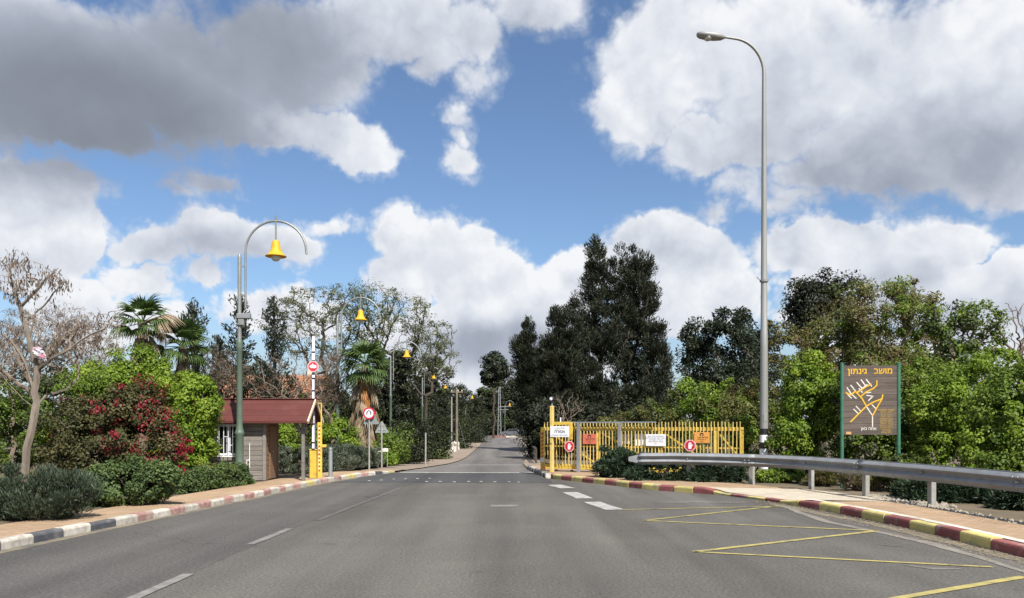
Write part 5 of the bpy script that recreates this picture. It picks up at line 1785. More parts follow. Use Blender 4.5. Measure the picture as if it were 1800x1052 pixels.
shrub('broadleaf_bush', 'green bush filling the gap behind the right post of the map board', [(1575, 700, 70, 60), (1640, 690, 60, 56), (1560, 780, 80, 60), (1480, 700, 50, 50)], 26.0, ('fresh', 'olive', 'bright'), weights=(2, 1, 1), K=170, n_per=130, rl=.32, Ln=.10, Wd=.06, **BR)
shrub('weedy_bush', 'bright green growth climbing round the street light foot', [(1318, 775, 30, 40), (1362, 812, 26, 30), (1305, 760, 22, 26)], 23.6, ('bright', 'olive'), weights=(2, 1), K=80, n_per=110, rl=.2, Ln=.08, Wd=.05)
shrub('low_green_plant', 'low bright green clump at the verge below the map board', [(1385, 838, 34, 24), (1355, 842, 24, 16)], 21.3, ('bright', 'fresh'), K=50, n_per=110, rl=.13, Ln=.06, Wd=.04, cat='plant')
shrub('low_green_plant', 'low green clump between the map board posts behind the rail', [(1545, 850, 36, 20), (1580, 848, 24, 18)], 19.0, ('fresh', 'olive'), K=45, n_per=100, rl=.12, Ln=.06, Wd=.03, cat='plant')
shrub('low_green_plant', 'dry olive tuft behind the white guard rail post', [(1455, 846, 34, 18), (1440, 846, 24, 14)], 20.0, ('olive', 'brownish'), K=45, n_per=90, rl=.12, Ln=.09, Wd=.02, cat='plant', up=.8)
shrub('low_green_plant', 'dry olive tuft below the left post of the map board', [(1500, 846, 30, 20), (1525, 850, 24, 14)], 18.6, ('olive', 'dry'), K=45, n_per=90, rl=.12, Ln=.09, Wd=.02, cat='plant', up=.8)
shrub('low_green_plant', 'green clump below the right post of the map board', [(1580, 838, 36, 30), (1610, 845, 30, 24)], 18.2, ('fresh', 'mid'), K=60, n_per=110, rl=.15, Ln=.07, Wd=.04, cat='plant')
# sunlit scrub behind the gate
SC = dict(group='sunlit scrub behind the gate')
shrub('scrub_bush', 'yellow-green scrub bush behind the right half of the gate', [(1235, 735, 70, 50), (1275, 710, 56, 44), (1215, 695, 34, 26)], 33, ('fresh', 'bright', 'olive'), weights=(2, 1.5, 1), K=130, n_per=120, rl=.35, Ln=.12, Wd=.06, inner=.4, **SC)
shrub('scrub_bush', 'olive scrub bush behind the left half of the gate', [(1140, 755, 64, 48), (1100, 765, 50, 40)], 33.5, ('olive', 'mid', 'brownish'), weights=(2, 1, .6), K=110, n_per=110, rl=.33, Ln=.12, Wd=.055, inner=.4, **SC)
shrub('scrub_bush', 'brown-green scrub bush left of the tall street light', [(1325, 715, 50, 50), (1300, 745, 44, 44)], 29, ('olive', 'brownish', 'fresh'), weights=(2, 1.5, 1), K=110, n_per=110, rl=.32, Ln=.11, Wd=.05, inner=.4, **SC)
shrub('scrub_bush', 'low scrub bush close behind the gate pickets', [(1230, 800, 110, 36), (1140, 805, 70, 30)], 27.5, ('mid', 'olive'), K=110, n_per=100, rl=.26, Ln=.09, Wd=.045, inner=.4, **SC)
tree('bare_bush', 'leafless pale bush behind the tall gate post', 1000, 38, [(1000, 715, 30, 36), (985, 735, 30, 30)], .06, n_per=0, K=110, bark='bark_twig', twig=.006, cat='shrub')
# junipers along the guard rail
JU = dict(leaf=('juniper',), Ln=.16, Wd=.035, up=.25, out=.9, jit=.45, inner=.5, spread=.45, group='spreading junipers along the guard rail')
shrub('juniper', 'dark spreading juniper in front of the gate at the rail end', [(1095, 815, 36, 24), (1075, 820, 24, 20), (1120, 822, 26, 20)], 23.0, K=70, n_per=150, rl=.20, depth=.9, **JU)
shrub('juniper', 'low juniper under the left end of the guard rail', [(1180, 840, 54, 14), (1140, 836, 34, 14)], 21.9, K=80, n_per=130, rl=.18, depth=.5, **JU)
shrub('juniper', 'low juniper under the guard rail left of its white post', [(1270, 842, 44, 16), (1240, 840, 30, 15)], 21.3, K=70, n_per=130, rl=.18, depth=.5, **JU)
shrub('juniper', 'wide dark juniper under the right stretch of the guard rail', [(1700, 890, 76, 30), (1640, 880, 44, 24), (1745, 892, 44, 26)], 15.9, K=110, n_per=190, rl=.20, depth=.4, **JU)
shrub('juniper', 'juniper running out of the frame at the right edge under the rail', [(1825, 895, 60, 36), (1800, 898, 40, 30)], 14.4, K=80, n_per=180, rl=.20, depth=.4, **JU)
shrub('juniper', 'small juniper spray beside the gravel near the third post', [(1600, 868, 24, 14)], 16.6, K=26, n_per=130, rl=.14, depth=.6, **JU)
fl = shrub('yellow_flowers', 'small yellow flowers among the junipers under the rail', [(1165, 826, 34, 6)], 21.2, ('yflower',), K=12, n_per=5, rl=.05, Ln=.05, Wd=.04, cat='flowers', stem_r=.008)

# ---------------- left of the road
TI = dict(leaf=('tipu',), bark='bark_dark', Ln=.14, Wd=.065, n_per=30, rl=.40, inner=.62, fork=.42, mid=4, wander=.10, group='wide-crowned trees left of the road', flat_z=.6)
tree('spreading_tree', 'wide umbrella-crowned tree with dark branching limbs, left one', 575, 52, [(560, 535, 64, 36), (500, 560, 50, 40), (620, 530, 50, 36), (560, 590, 80, 44)], .17, K=270, **TI)
tree('spreading_tree', 'wide umbrella-crowned tree with dark branching limbs, middle one', 665, 54, [(660, 530, 56, 36), (715, 550, 44, 36), (690, 590, 70, 44), (640, 580, 50, 40)], .17, K=270, **TI)
tree('spreading_tree', 'smaller open-crowned tree nearest the road at the right of the wide ones', 745, 58, [(765, 590, 36, 30), (775, 630, 32, 36), (745, 630, 34, 44)], .13, K=150, **TI)
# spiky dark conifers
def spire(name, label, px, d, topy, w, group='spiky dark conifers behind the palms'):
    rng = RNG()
    x = (px - 900) / F * d
    z0 = gz(d) + .08
    H = W(0, topy, d).z - z0
    root = thing(name, label, 'tree', (x, d, z0), 0, group)
    R = w * d / F
    attr, dirs = [], []
    n = 34
    for k in range(n):
        t = (k + .5) / n
        a = k * 2.4 + rng.uniform(-.3, .3)
        r = R * (1 - t * .72) * rng.uniform(.5, 1.45)
        attr.append([r * math.cos(a), r * math.sin(a), H * (.18 + .8 * t) + r * .35])
    attr.append([0, 0, H * .995])
    attr = np.array(attr)
    N_, pr = [np.array([0, 0, -.1])], [-1]
    for k in range(1, 13):
        N_.append(np.array([rng.normal() * .03, rng.normal() * .03, H * k / 12]))
        pr.append(k - 1)
    pts, dr = [], []
    for a in attr:
        j = max(1, min(12, int((a[2] - np.hypot(a[0], a[1]) * .5) / H * 12)))
        p = N_[j]
        prev = j
        for q in (1, 2, 3):
            t = q / 3
            xq = p + (a - p) * t + np.array([0, 0, -.12 * math.sin(math.pi * t) * R])
            N_.append(xq)
            pr.append(prev)
            prev = len(N_) - 1
        ln = np.linalg.norm(a - p)
        for s in np.linspace(.15, 1.0, max(4, int(ln / .10))):
            c = p + (a - p) * s
            m = 10
            pts.append(c + rng.normal(size=(m, 3)) * (.10 + .06 * R * (1 - s)))
            dd = np.tile(unit(a - p + np.array([0, 0, .3])), (m, 1))
            dr.append(dd)
    place('trunk', skeleton_mesh('trunk', np.array(N_), np.array(pr), .14, MT['bark_dark'], rmin=.012), root)
    P, Dr = np.concatenate(pts), np.concatenate(dr)
    Q = leaf_quads(P, .22, .07, rng, Dr, .7)
    place('crown', quad_mesh('crown', Q, .5 + rng.normal(size=len(P)) * .2, LM['pine']), root)
spire('conifer_tree', 'spiky dark conifer just behind the grey box on the nearest lamp', 424, 40, 520, 42)
spire('conifer_tree', 'spiky dark conifer right of the nearest lamp pole, tallest of the row', 482, 44, 522, 46)
spire('conifer_tree', 'spiky dark conifer standing behind the second fan palm', 342, 37, 530, 40)
spire('conifer_tree', 'short dark conifer between the second palm and the nearest lamp', 385, 41, 590, 34)
# roadside wood on the left, dark
DW = dict(leaf=('darkwood', 'mid'), weights=(4, .8), bark='bark_dark', Ln=.22, Wd=.10, rl=.55, group='dark roadside trees on the left', inner=.35)
tree('dense_roadside_tree', 'dense dark tree right behind the fan palm with the skirt', 690, 48, [(688, 690, 42, 70), (672, 740, 46, 60), (700, 640, 24, 40)], .2, K=130, n_per=110, **DW)
tree('dense_roadside_tree', 'dense dark tree above the slim grey post', 740, 74, [(745, 690, 44, 60), (738, 750, 46, 50), (765, 662, 30, 36)], .2, K=130, n_per=110, **DW)
tree('dense_roadside_tree', 'dense dark tree around the small bell lamps', 793, 97, [(795, 714, 36, 46), (788, 755, 40, 36), (812, 696, 20, 26)], .2, K=110, n_per=110, **DW)
tree('dense_roadside_tree', 'dense dark tree where the left road edge recedes', 832, 128, [(832, 732, 26, 30), (826, 756, 28, 24), (842, 712, 14, 18)], .2, K=90, n_per=100, **DW)
FD = dict(DW, rl=1.25, Ln=.42, Wd=.24, group='dark trees closing the end of the road')
tree('dense_roadside_tree', 'dark tree below the round pine, left of the lattice pylon', 850, 168, [(846, 716, 20, 34), (868, 708, 22, 34), (855, 745, 30, 24)], .25, K=150, n_per=150, **FD)
tree('dense_roadside_tree', 'dark tree behind the lattice pylon', 905, 172, [(906, 700, 26, 38), (888, 712, 20, 34), (900, 742, 34, 26)], .25, K=150, n_per=150, **FD)
for i, (px, py, w, h, d) in enumerate([(665, 790, 50, 30, 33.5), (716, 785, 40, 40, 37), (752, 790, 26, 34, 46), (795, 770, 26, 32, 68), (830, 765, 20, 26, 92)]):
    shrub('roadside_shrub', ['green shrub behind the two triangular signs', 'dark shrub left of the slim grey post', 'dark shrub right of the slim grey post', 'dark shrub behind the wooden utility pole', 'small dark shrub where the left verge meets the far road'][i], [(px, py, w, h)], d, leaf=('fresh',) if i == 0 else ('darkwood', 'mid'), weights=None if i == 0 else (3, 1), K=80, n_per=110, rl=.014 * d, Ln=.1 if i < 2 else .18, Wd=.05 if i < 2 else .08, inner=.45, group='shrubs along the left verge')
# far: round pine and the wood that closes the view
tree('round_pine', 'round-headed dark pine standing alone at the end of the road', 867, 128, [(866, 640, 25, 18), (868, 662, 24, 16), (880, 655, 14, 14)], .15, leaf=('pine',), K=70, n_per=110, rl=.75, Ln=.4, Wd=.2, fork=.7)
def woodland():
    rng = RNG()
    lumps, dirs = [], []
    for x in np.arange(-120, 150, 1.6):
        d = 178 + 14 * math.sin(x * .13) + rng.uniform(-8, 8)
        h = 8.4 + 1.8 * math.sin(x * .21) + rng.uniform(-1.2, 1.6)
        if -12 < x < 8: d += 6
        for k in range(26 if -40 < x < 30 else 10):
            t = rng.uniform(0, 1)
            lumps.append([x + rng.normal() * 1.5, d + rng.normal() * 1.5, -.3 + h * t])
    lumps = np.array(lumps)
    me = cloud_of_leaves('distant_woodland', lumps, None, 60, 1.5, .75, .45, [LM['darkwood'], LM['pine']], rng, weights=(2, 1))
    tag(place('distant_woodland', me), 'dark distant woodland closing the view along the horizon', 'woodland', kind='stuff')
woodland()

# fan palms
def frond_mesh(name, material, rng, droop=.35, L=.75, Rb=.85, n=18, ang=150, hang=.9):
    """petiole along +x, fan of folded segments at its end"""
    quads = []
    for k in range(4):
        a, b = k / 4 * L, (k + 1) / 4 * L
        za, zb = -.10 * (k / 4) ** 2, -.10 * ((k + 1) / 4) ** 2
        w = .022 - .003 * k
        quads.append([(a, -w, za), (b, -w, zb), (b, w, zb), (a, w, za)])
        quads.append([(a, 0, za - w), (b, 0, zb - w), (b, 0, zb + w), (a, 0, za + w)])
    for k in range(n):
        t = (k / (n - 1) - .5) * math.radians(ang)
        r = Rb * (1 - .28 * abs(t) / math.radians(ang / 2)) * rng.uniform(.88, 1.08)
        dirv = np.array([math.cos(t), math.sin(t), 0])
        side = np.array([-math.sin(t), math.cos(t), 0])
        p0 = np.array([L, 0, -.10])
        prev, pw = p0, .012
        for q in range(1, 5):
            s = q / 4
            z = -.10 - droop * r * s * s * .6 - (hang * r * max(0, s - .6) ** 2 * 2.0)
            p = np.array([L, 0, 0]) + dirv * r * (s - .12 * hang * max(0, s - .6)) + np.array([0, 0, z + .03 * (1 if k % 2 else -1) * s])
            w = [.012, .040, .048, .030, .004][q]
            quads.append([tuple(prev - side * pw), tuple(p - side * w), tuple(p + side * w), tuple(prev + side * pw)])
            prev, pw = p, w
    V4 = np.array(quads)
    return quad_mesh(name, V4, .5 + rng.normal(size=len(V4)) * .2, material)

prng = np.random.default_rng(77)
green_fr = [frond_mesh('frond', LM['palm'], prng) for _ in range(3)]
dead_fr = [frond_mesh('dead_frond', LM['straw'], prng, droop=.9, hang=1.4, ang=90) for _ in range(2)]
hang_fr = [frond_mesh('dead_frond', LM['straw'], prng, droop=.12, hang=.15, ang=a_, L=.45, Rb=1.15, n=9) for a_ in (26, 40, 34)]
rust_fr = frond_mesh('dead_frond', LM['rust'], prng, droop=.1, hang=.15, ang=26, L=.45, Rb=1.0, n=9)

def palm(label, px, d, crown_py, s, n_green, n_dead, skirt_len, r_trunk, dead_cap=0, dead_spread=.55, rust=0):
    rng = RNG()
    x = (px - 900) / F * d
    z0 = gz(d) + .08
    H = W(0, crown_py, d).z - z0
    o = thing('fan_palm', label, 'palm tree', (x, d, z0), 0, 'fan palms on the left')
    pts, rad = [], []
    for k in range(15):
        t = k / 14
        pts.append((.05 * math.sin(2 * t), .03 * t, H * t - .1))
        rad.append(r_trunk * (1.25 - .35 * t) * (1.06 if k % 2 else .96))
    MB().tube(pts, rad, 12).build('trunk', MT['palm_trunk'], o, smooth=True)
    top = Vector((pts[-1][0], pts[-1][1], H - .12))
    for k in range(n_green):
        a = k * 2.399 + rng.uniform(-.2, .2)
        el = math.radians(82 - 112 * (k / n_green) ** .9 + rng.uniform(-8, 8))
        sc = s * rng.uniform(.85, 1.12)
        place('frond', green_fr[k % 3], o, top, (rng.uniform(-.3, .3), -el, a), (sc, sc, sc))
    for k in range(n_dead):
        t = (k + .5) / n_dead
        a = k * 2.399 + rng.uniform(-.3, .3)
        z = H - .15 - skirt_len * t
        el = math.radians(-66 - 14 * t + rng.uniform(-12, 10))
        sc = s * rng.uniform(.6, 1.25) * dead_spread / .55
        me = hang_fr[k % 3]
        ro = r_trunk * (.6 + .9 * t)
        if rust and t < .45 and math.cos(a + math.pi / 2 - .3) > .75 and k % 2: me = rust_fr
        place('dead_frond', me, o, (top.x + ro * math.cos(a), top.y + ro * math.sin(a), z), (rng.uniform(-.5, .5), -el, a), (sc, sc, sc))
    for k in range(dead_cap):
        a = rng.uniform(-.9, .9)
        el = math.radians(rng.uniform(-25, 40))
        sc = s * rng.uniform(.8, 1.1)
        place('dead_frond', dead_fr[k % 2], o, top, (rng.uniform(-.5, .5), -el, a), (sc, sc, sc))
    return o
palm('fan palm with straw-coloured dead fronds on its right side, left of the pair', 248, 29, 562, .78, 24, 26, 1.0, .17, dead_cap=10)
palm('greener fan palm right of the straw-fronded one', 318, 30, 605, .80, 30, 16, .9, .16)
palm('fan palm with a long shaggy skirt of dead fronds behind the round sign', 640, 32.5, 638, .80, 34, 140, 2.9, .22, dead_spread=.55, rust=45)

# bare trees with hanging pods, left edge
def limb_tree(name, label, d, limbs, R, seed, pods=0, twigs=180, ell=None, bark='bark_grey', base_px=(45, 840), group=None):
    """a tree whose main limbs follow given courses"""
    rng = np.random.default_rng(seed)
    x = (base_px[0] - 900) / F * d
    base = np.array([x, d, gz(d) + .08])
    root = thing(name, label, 'tree', tuple(base), 0, group)
    nodes, par = [], []
    ends = {}
    def loc(p):
        c = W(p[0], p[1], d + (p[2] if len(p) > 2 else 0))
        return np.array([c.x, c.y, c.z]) - base
    for li, L_ in enumerate(limbs):
        pts = [loc(p) for p in L_['p']]
        if 'from' in L_:
            N_ = np.array(nodes)
            prev = int(np.argmin(np.linalg.norm(N_ - pts[0], axis=1)))
            pts = pts[1:]
            last = nodes[prev]
        else:
            nodes.append(np.array([0, 0, -.15]))
            par.append(-1)
            prev = 0
            last = nodes[0]
        for p in pts:
            n = max(2, int(np.linalg.norm(p - last) / .22))
            st = last.copy()
            for q in range(1, n + 1):
                v = st + (p - st) * q / n + (rng.normal(size=3) * .018 if q < n else 0)
                nodes.append(v)
                par.append(prev)
                prev = len(nodes) - 1
            last = p
    n_main = len(nodes)
    N_ = np.array(nodes)
    ells = ell_world(ell, d, .8, base)
    attr, _ = sample_lumps(ells, twigs, rng, .2)
    attr = attr[np.argsort(np.min(np.linalg.norm(attr[:, None, :] - N_[None, ::2, :], axis=2), axis=1))]
    tips = []
    for a in attr:
        M_ = np.array(nodes)
        dist = np.linalg.norm(M_ - a, axis=1) + np.maximum(0, M_[:, 2] - a[2]) * .8
        dist[: min(8, n_main)] += 3
        j = int(np.argmin(dist))
        p = nodes[j]
        prev = j
        dd = np.linalg.norm(a - p)
        for q in (1, 2, 3):
            t = q / 3
            v = p + (a - p) * t + (rng.normal(size=3) * dd * .08 if q < 3 else 0) + np.array([0, 0, .1 * dd * math.sin(math.pi * t)])
            nodes.append(v)
            par.append(prev)
            prev = len(nodes) - 1
        tips.append(prev)
    place('trunk', skeleton_mesh('trunk', np.array(nodes), np.array(par), R, MT[bark], rmin=.0065, power=.56), root)
    if pods:
        T = np.array([nodes[t] for t in tips])
        T = T[rng.uniform(size=len(T)) < .62]
        me = cloud_of_leaves('seed_pods', T - np.array([0, 0, .08]), None, pods, .17, .11, .03, [LM['pods']], rng, droop=1.2, out=.15, jit=.5)
        place('seed_pods', me, root)
    return root
limb_tree('pod_bearing_tree', 'grey bare-limbed tree with hanging brown pods and a plastic bag, left foreground', 17.0, [
    {'p': [(44, 830), (52, 770), (62, 720), (60, 690)]},
    {'from': 1, 'p': [(60, 690), (45, 640), (20, 600), (-20, 570)]},
    {'from': 1, 'p': [(60, 690), (66, 650), (52, 600), (36, 540), (22, 500), (10, 470)]},
    {'from': 1, 'p': [(52, 600), (62, 550), (88, 525), (105, 505, .3)]},
    {'from': 1, 'p': [(36, 540), (60, 515), (80, 490), (95, 480)]},
    {'from': 1, 'p': [(64, 660), (90, 630, -.4), (125, 612, -.5), (160, 588, -.5), (205, 570, -.4)]},
    {'from': 1, 'p': [(60, 730), (80, 695, .3), (118, 684, .3), (138, 665, .3), (137, 630, .3)]},
    {'from': 1, 'p': [(60, 715), (30, 690, .4), (0, 655, .5), (-40, 640, .5)]},
    {'from': 1, 'p': [(22, 500), (18, 470), (28, 440)]}],
    .085, 41, pods=9, twigs=210, ell=[(60, 500, 60, 40), (15, 480, 40, 50), (180, 560, 40, 26), (130, 590, 50, 30), (0, 570, 40, 40), (100, 490, 24, 24)], base_px=(44, 840))
limb_tree('pod_bearing_tree', 'greyish bare tree with brown pods behind the foreground one, at the left edge', 24.0, [
    {'p': [(60, 830), (66, 740), (58, 680), (70, 640)]}, {'from': 1, 'p': [(58, 680), (30, 630), (10, 590)]}, {'from': 1, 'p': [(70, 640), (110, 600), (140, 575)]}, {'from': 1, 'p': [(70, 640), (72, 600), (60, 560)]}, {'from': 1, 'p': [(58, 690), (0, 650), (-50, 620)]}],
    .14, 42, pods=16, twigs=260, ell=[(60, 600, 110, 50), (150, 590, 60, 44), (-20, 610, 60, 60), (110, 640, 70, 40)], base_px=(60, 830), bark='bark_twig')
for i, (px, d, ell, lab) in enumerate([
        (170, 31, [(150, 600, 60, 50), (110, 570, 60, 40), (190, 640, 60, 40)], 'leafless brown-twigged tree left of the fan palms'),
        (20, 34, [(20, 620, 70, 60), (60, 580, 60, 40)], 'leafless brown-twigged tree at the far left edge'),
        (370, 39, [(375, 640, 40, 40), (400, 660, 50, 34)], 'leafless grey tree behind the second fan palm'),
        (500, 34, [(480, 655, 60, 36), (540, 650, 60, 40), (515, 690, 80, 24)], 'wide leafless brown thicket tree above the booth roof'),
        (585, 33, [(590, 650, 44, 34), (575, 690, 40, 30)], 'leafless brown tree right of the barrier arm')]):
    tree('leafless_tree', lab, px, d, ell, .09, leaf=('dry',), K=150 if i == 3 else 240, n_per=7 if i == 3 else 16, rl=.22, Ln=.16, Wd=.018, bark='bark_twig', twig=.008, group='leafless brown trees on the left', inner=.2)

# plastic bag caught in the foreground tree
rngb = random.Random(4)
c = W(68, 622, 16.85)
bm = bmesh.new()
bmesh.ops.create_uvsphere(bm, u_segments=20, v_segments=14, radius=1.0)
for v in bm.verts:
    n = v.co.copy()
    w = .105 * (1.0 + .25 * math.sin(5 * math.atan2(n.y, n.x) + 3 * n.z))
    if n.z < -.1: w *= max(.35, 1 + .75 * (n.z + .1))
    v.co = Vector((n.x * w + (.05 * (-n.z) if n.z < 0 else 0), n.y * w * .7, n.z * (.17 if n.z > 0 else .24))) + Vector((rngb.uniform(-.022, .022), rngb.uniform(-.022, .022), rngb.uniform(-.02, .02)))
me = bpy.data.meshes.new('plastic_bag')
bm.to_mesh(me)
bm.free()
me.materials.append(MT['plastic_bag'])
tag(place('plastic_bag', me, None, c, (0.2, -.5, .4), (.85, .85, .85)), 'crumpled white and pink plastic bag snagged in the bare tree', 'plastic bag')

# shrubs and hedges on the left
GR = dict(group='bright green shrubs behind the bougainvillea')
shrub('leafy_shrub', 'bright green shrub right of the bougainvillea, reaching the booth roof', [(335, 720, 46, 66), (350, 765, 32, 52), (315, 770, 46, 60), (362, 706, 22, 30)], 20.8, ('bright',), K=170, n_per=150, rl=.24, Ln=.075, Wd=.05, **GR)
shrub('leafy_shrub', 'bright green shrub above the red flowers, below the palms', [(230, 690, 80, 50), (290, 680, 46, 50), (180, 680, 60, 40), (240, 640, 40, 30)], 22.5, ('bright', 'fresh'), weights=(3, 1), K=190, n_per=140, rl=.26, Ln=.08, Wd=.05, **GR)
shrub('leafy_shrub', 'green shrub behind the bare tree trunk at the left edge', [(20, 760, 70, 70), (110, 720, 60, 60), (-40, 750, 60, 70)], 20.5, ('fresh', 'mid'), weights=(2, 1), K=170, n_per=130, rl=.26, Ln=.08, Wd=.045, **GR)
# bougainvillea: green-brown dome, red bracts mostly on the right side
def bougainvillea():
    rng = RNG()
    d = 17.6
    c0 = W(205, 750, d)
    base = (c0.x, d, .1)
    root = thing('bougainvillea', 'large bougainvillea dome covered in crimson flowers on its right side', 'shrub', base)
    ells = ell_world([(200, 775, 112, 90), (150, 800, 70, 70), (255, 800, 68, 66), (230, 720, 56, 44)], d, .75, base)
    lumps, ld = sample_lumps(ells, 260, rng, .62, zmin=.06)
    nodes, par, tips = skeleton((0, 0, -.1), (0, 0, .25), lumps[:40], rng, mid=3, trunk_pts=2)
    place('stems', skeleton_mesh('stems', nodes, par, .07, MT['bark_dark'], rmin=.008, flare=1.1), root)
    place('foliage', cloud_of_leaves('foliage', lumps, ld, 150, .22, .07, .042, [LM['boug']], rng, zcut=.01), root)
    s = d / F
    score = (lumps[:, 0] / s) / 100 + rng.normal(size=len(lumps)) * .45 - np.maximum(0, lumps[:, 1]) * .6 + .25 * (lumps[:, 2] > .5)
    fl_ = lumps[score > .48]
    few = lumps[(score <= .48) & (rng.uniform(size=len(lumps)) < .07) & (lumps[:, 1] < 0)]
    F_ = np.concatenate([fl_, fl_ + rng.normal(size=fl_.shape) * .15, few])
    ldf = unit(F_ - np.array([0, .2, .6]))
    F_ = F_ + ldf * .16
    place('flowers', cloud_of_leaves('flowers', F_, ldf, 34, .16, .05, .04, [LM['flower']], rng), root)
bougainvillea()
# front row
shrub('rosemary_hedge', 'grey-green feathery hedge at the left edge of the sidewalk', [(70, 872, 74, 44), (0, 884, 64, 48), (125, 868, 46, 38), (-70, 895, 80, 54)], 12.75, ('grey',), K=170, n_per=250, rl=.17, Ln=.085, Wd=.016, up=.8, out=.5, jit=.5, cat='hedge', depth=.7)
shrub('rounded_shrub', 'dark green leafy shrub under the red flowers by the sidewalk', [(215, 852, 66, 40), (158, 868, 50, 38), (275, 843, 44, 36)], 15.1, ('hedge',), K=140, n_per=200, rl=.16, Ln=.06, Wd=.038, depth=.7)
def hedge_line(label, a, b, hgt, wid, leaf, n_per=130, name='clipped_hedge', yellow=0, Ln=.055, Wd=.034, K=170, group=None, rl=.13, up=.4):
    rng = RNG()
    a, b = Vector(a), Vector(b)
    root = thing(name, label, 'hedge', ((a.x + b.x) / 2, (a.y + b.y) / 2, gz((a.y + b.y) / 2) + .1), 0, group)
    o = np.array(root.location)
    t = np.array((b - a).normalized())
    s = np.array([t[1], -t[0], 0])
    lumps = []
    for k in range(K):
        u = rng.uniform(0, 1)
        p = np.array(a) + (np.array(b) - np.array(a)) * u
        e = min(1, (u + .03) * 9, (1.03 - u) * 9)
        f = rng.integers(0, 4)
        h = hgt * (.86 + .14 * e) * (1 + .06 * math.sin(u * 23))
        ww = wid * (.7 + .3 * e)
        if f == 0: y_, z_ = rng.uniform(-.5, .5), 1.0
        elif f in (1, 3): y_, z_ = rng.choice([-.5, .5], p=[.3, .7]), rng.uniform(.1, 1)
        else: y_, z_ = rng.uniform(-.5, .5), rng.uniform(.2, .9)
        lumps.append(p + s * y_ * ww + np.array([0, 0, max(.05, z_ * (h - .08))]) - np.array([o[0], o[1], 0]))
    lumps = np.array(lumps)
    nodes, par, tips = skeleton((0, 0, -.08), (0, 0, .12), lumps[:30], rng, mid=3, trunk_pts=2)
    place('stems', skeleton_mesh('stems', nodes, par, .04, MT['bark_dark'], rmin=.006, flare=1.0), root)
    place('foliage', cloud_of_leaves('foliage', lumps, None, n_per, rl, Ln, Wd, [LM[k] for k in leaf], rng, zcut=.01, up=up), root)
    if yellow:
        tp = lumps[lumps[:, 2] > hgt * .75]
        tp = tp[rng.choice(len(tp), size=min(len(tp), yellow), replace=False)] + np.array([0, 0, .10])
        place('flowers', cloud_of_leaves('flowers', tp, None, 6, .06, .035, .03, [LM['yflower']], rng), root)['kind'] = 'stuff'
hedge_line('box-shaped green hedge with tiny yellow flowers in front of the booth window', (-7.62, 17.6, 0), (-7.0, 20.6, 0), .55, .6, ('hedge',), yellow=14, K=200, n_per=150)
hedge_line('grey-green clipped hedge behind the booth porch and barrier', (-6.95, 24.6, 0), (-5.75, 28.8, 0), .82, .9, ('sage', 'grey'), K=230, n_per=120, Ln=.07, Wd=.022, group='clipped grey-green hedges', rl=.16)
hedge_line('low clipped hedge reaching the foot of the round sign', (-5.95, 28.6, 0), (-5.35, 30.6, 0), .72, .8, ('grey', 'sage'), K=110, n_per=110, Ln=.07, Wd=.022, group='clipped grey-green hedges', rl=.16)
shrub('leafy_shrub', 'bright green shrub seen through the booth porch', [(505, 785, 22, 40), (495, 760, 16, 24)], 25.6, ('bright',), K=50, n_per=110, rl=.17, Ln=.07, Wd=.045, **GR)
shrub('leafy_shrub', 'bright green shrub behind the barrier plate and grey hedge', [(590, 770, 30, 34), (570, 780, 24, 24), (612, 785, 20, 22)], 29.5, ('bright',), K=70, n_per=120, rl=.22, Ln=.08, Wd=.05, **GR)
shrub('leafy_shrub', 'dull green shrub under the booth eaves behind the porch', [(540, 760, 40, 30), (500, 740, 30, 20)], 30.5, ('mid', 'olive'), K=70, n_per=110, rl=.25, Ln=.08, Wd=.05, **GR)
shrub('leafy_shrub', 'bright green tuft at the foot of the triangular sign', [(678, 812, 20, 18), (660, 815, 16, 14)], 31.5, ('bright',), K=40, n_per=100, rl=.15, Ln=.07, Wd=.045, **GR)
# darker filling behind: scrub between the palms and the house
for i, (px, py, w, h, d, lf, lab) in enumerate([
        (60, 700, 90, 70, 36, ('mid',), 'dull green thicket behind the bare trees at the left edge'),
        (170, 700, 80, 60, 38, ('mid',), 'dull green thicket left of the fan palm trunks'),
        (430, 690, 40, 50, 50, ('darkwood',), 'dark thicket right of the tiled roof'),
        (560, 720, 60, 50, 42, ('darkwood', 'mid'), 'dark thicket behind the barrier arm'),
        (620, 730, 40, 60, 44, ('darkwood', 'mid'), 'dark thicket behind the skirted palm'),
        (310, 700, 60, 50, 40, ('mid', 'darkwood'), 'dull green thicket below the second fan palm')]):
    shrub('thicket', lab, [(px, py, w, h), (px, 780, w, 50)], d, lf, K=100, n_per=110, rl=.4, Ln=.16, Wd=.08, inner=.4, group='thickets behind the left gardens', cat='thicket')

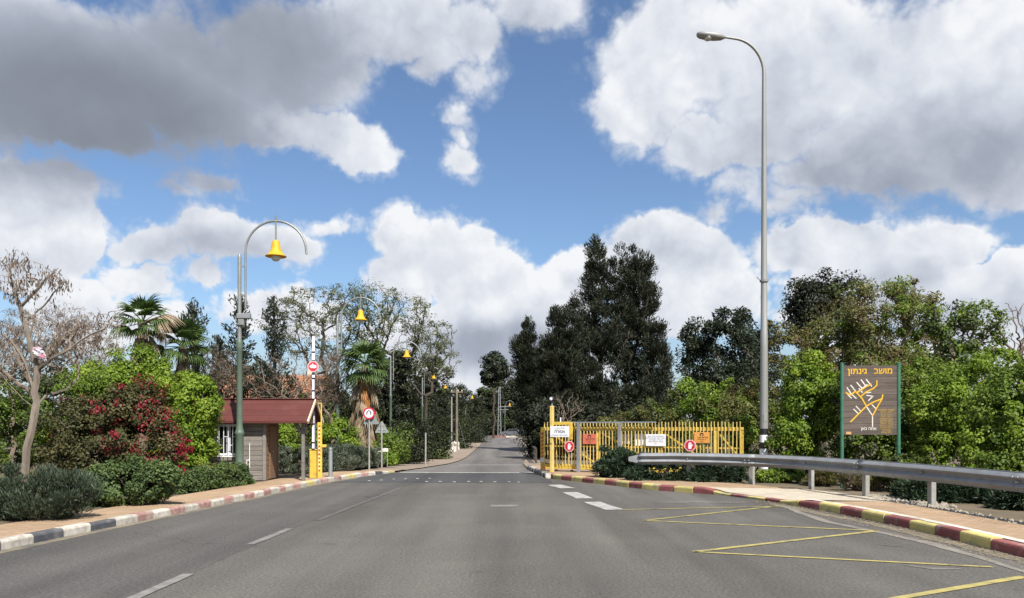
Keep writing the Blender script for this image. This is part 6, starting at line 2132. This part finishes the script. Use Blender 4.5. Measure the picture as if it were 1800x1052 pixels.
# leaf litter and gravel: too fine to count
def litter(name, label, n, area, size, mats, seed, z=.012, kind='stuff'):
    rng = np.random.default_rng(seed)
    pts = []
    while len(pts) < n:
        p = area(rng)
        if p is not None: pts.append(p)
    P = np.array(pts)
    Q = leaf_quads(P, size, size * .45, rng, np.array([1.0, 0.3, .03]) * rng.choice([-1, 1], size=(n, 1)), 1.2)
    Q[:, :, 2] = P[:, None, 2] + (Q[:, :, 2] - P[:, None, 2]) * .18
    tag(place(name, quad_mesh(name, Q, rng.uniform(size=n), mats)), label, 'litter', kind=kind)
def a1(rng):
    y = rng.uniform(6, 17)
    return (eR(y) - abs(rng.normal()) * .28 - .02, y, .012)
litter('leaf_litter', 'dry leaf litter gathered in the gutter under the right kerb', 2600, a1, .045, LM['straw'], 5)
def a2(rng):
    y = rng.uniform(4, 26)
    return (eL(y) + abs(rng.normal()) * .12 + .01, y, .010)
litter('leaf_litter', 'fine dry litter along the foot of the left kerb', 900, a2, .03, LM['straw'], 6)
def a3(rng):
    y = rng.uniform(8, 24)
    s = bR(y) - .1 + rng.normal() * .15
    return (s, y, .15)
litter('leaf_litter', 'dry litter along the back edge of the right sidewalk', 1600, a3, .04, LM['straw'], 7)
def gravel():
    rng = np.random.default_rng(9)
    n = 900
    mb = MB()
    for k in range(n):
        g = G(rng.uniform(1520, 1650), 0, .1) if False else None
        u, v = rng.uniform(), rng.uniform()
        x = 7.45 + u * .9 + (v - .5) * .3
        y = 14.6 + v * 2.6
        if k % 3 == 0:
            x, y = 7.6 + abs(rng.normal()) * .12, rng.uniform(12, 15)
        r = rng.uniform(.012, .045)
        o = [rng.uniform(.6, 1.3) for _ in range(6)]
        mb.add([(x + r * o[0], y, .12), (x, y + r * o[1], .12), (x - r * o[2], y, .12), (x, y - r * o[3], .12), (x, y, .12 + r * o[4])], [(0, 1, 4), (1, 2, 4), (2, 3, 4), (3, 0, 4)])
    o = mb.build('gravel', MT['gravel'])
    tag(o, 'pale loose gravel behind the guard rail posts', 'gravel', kind='stuff')
gravel()
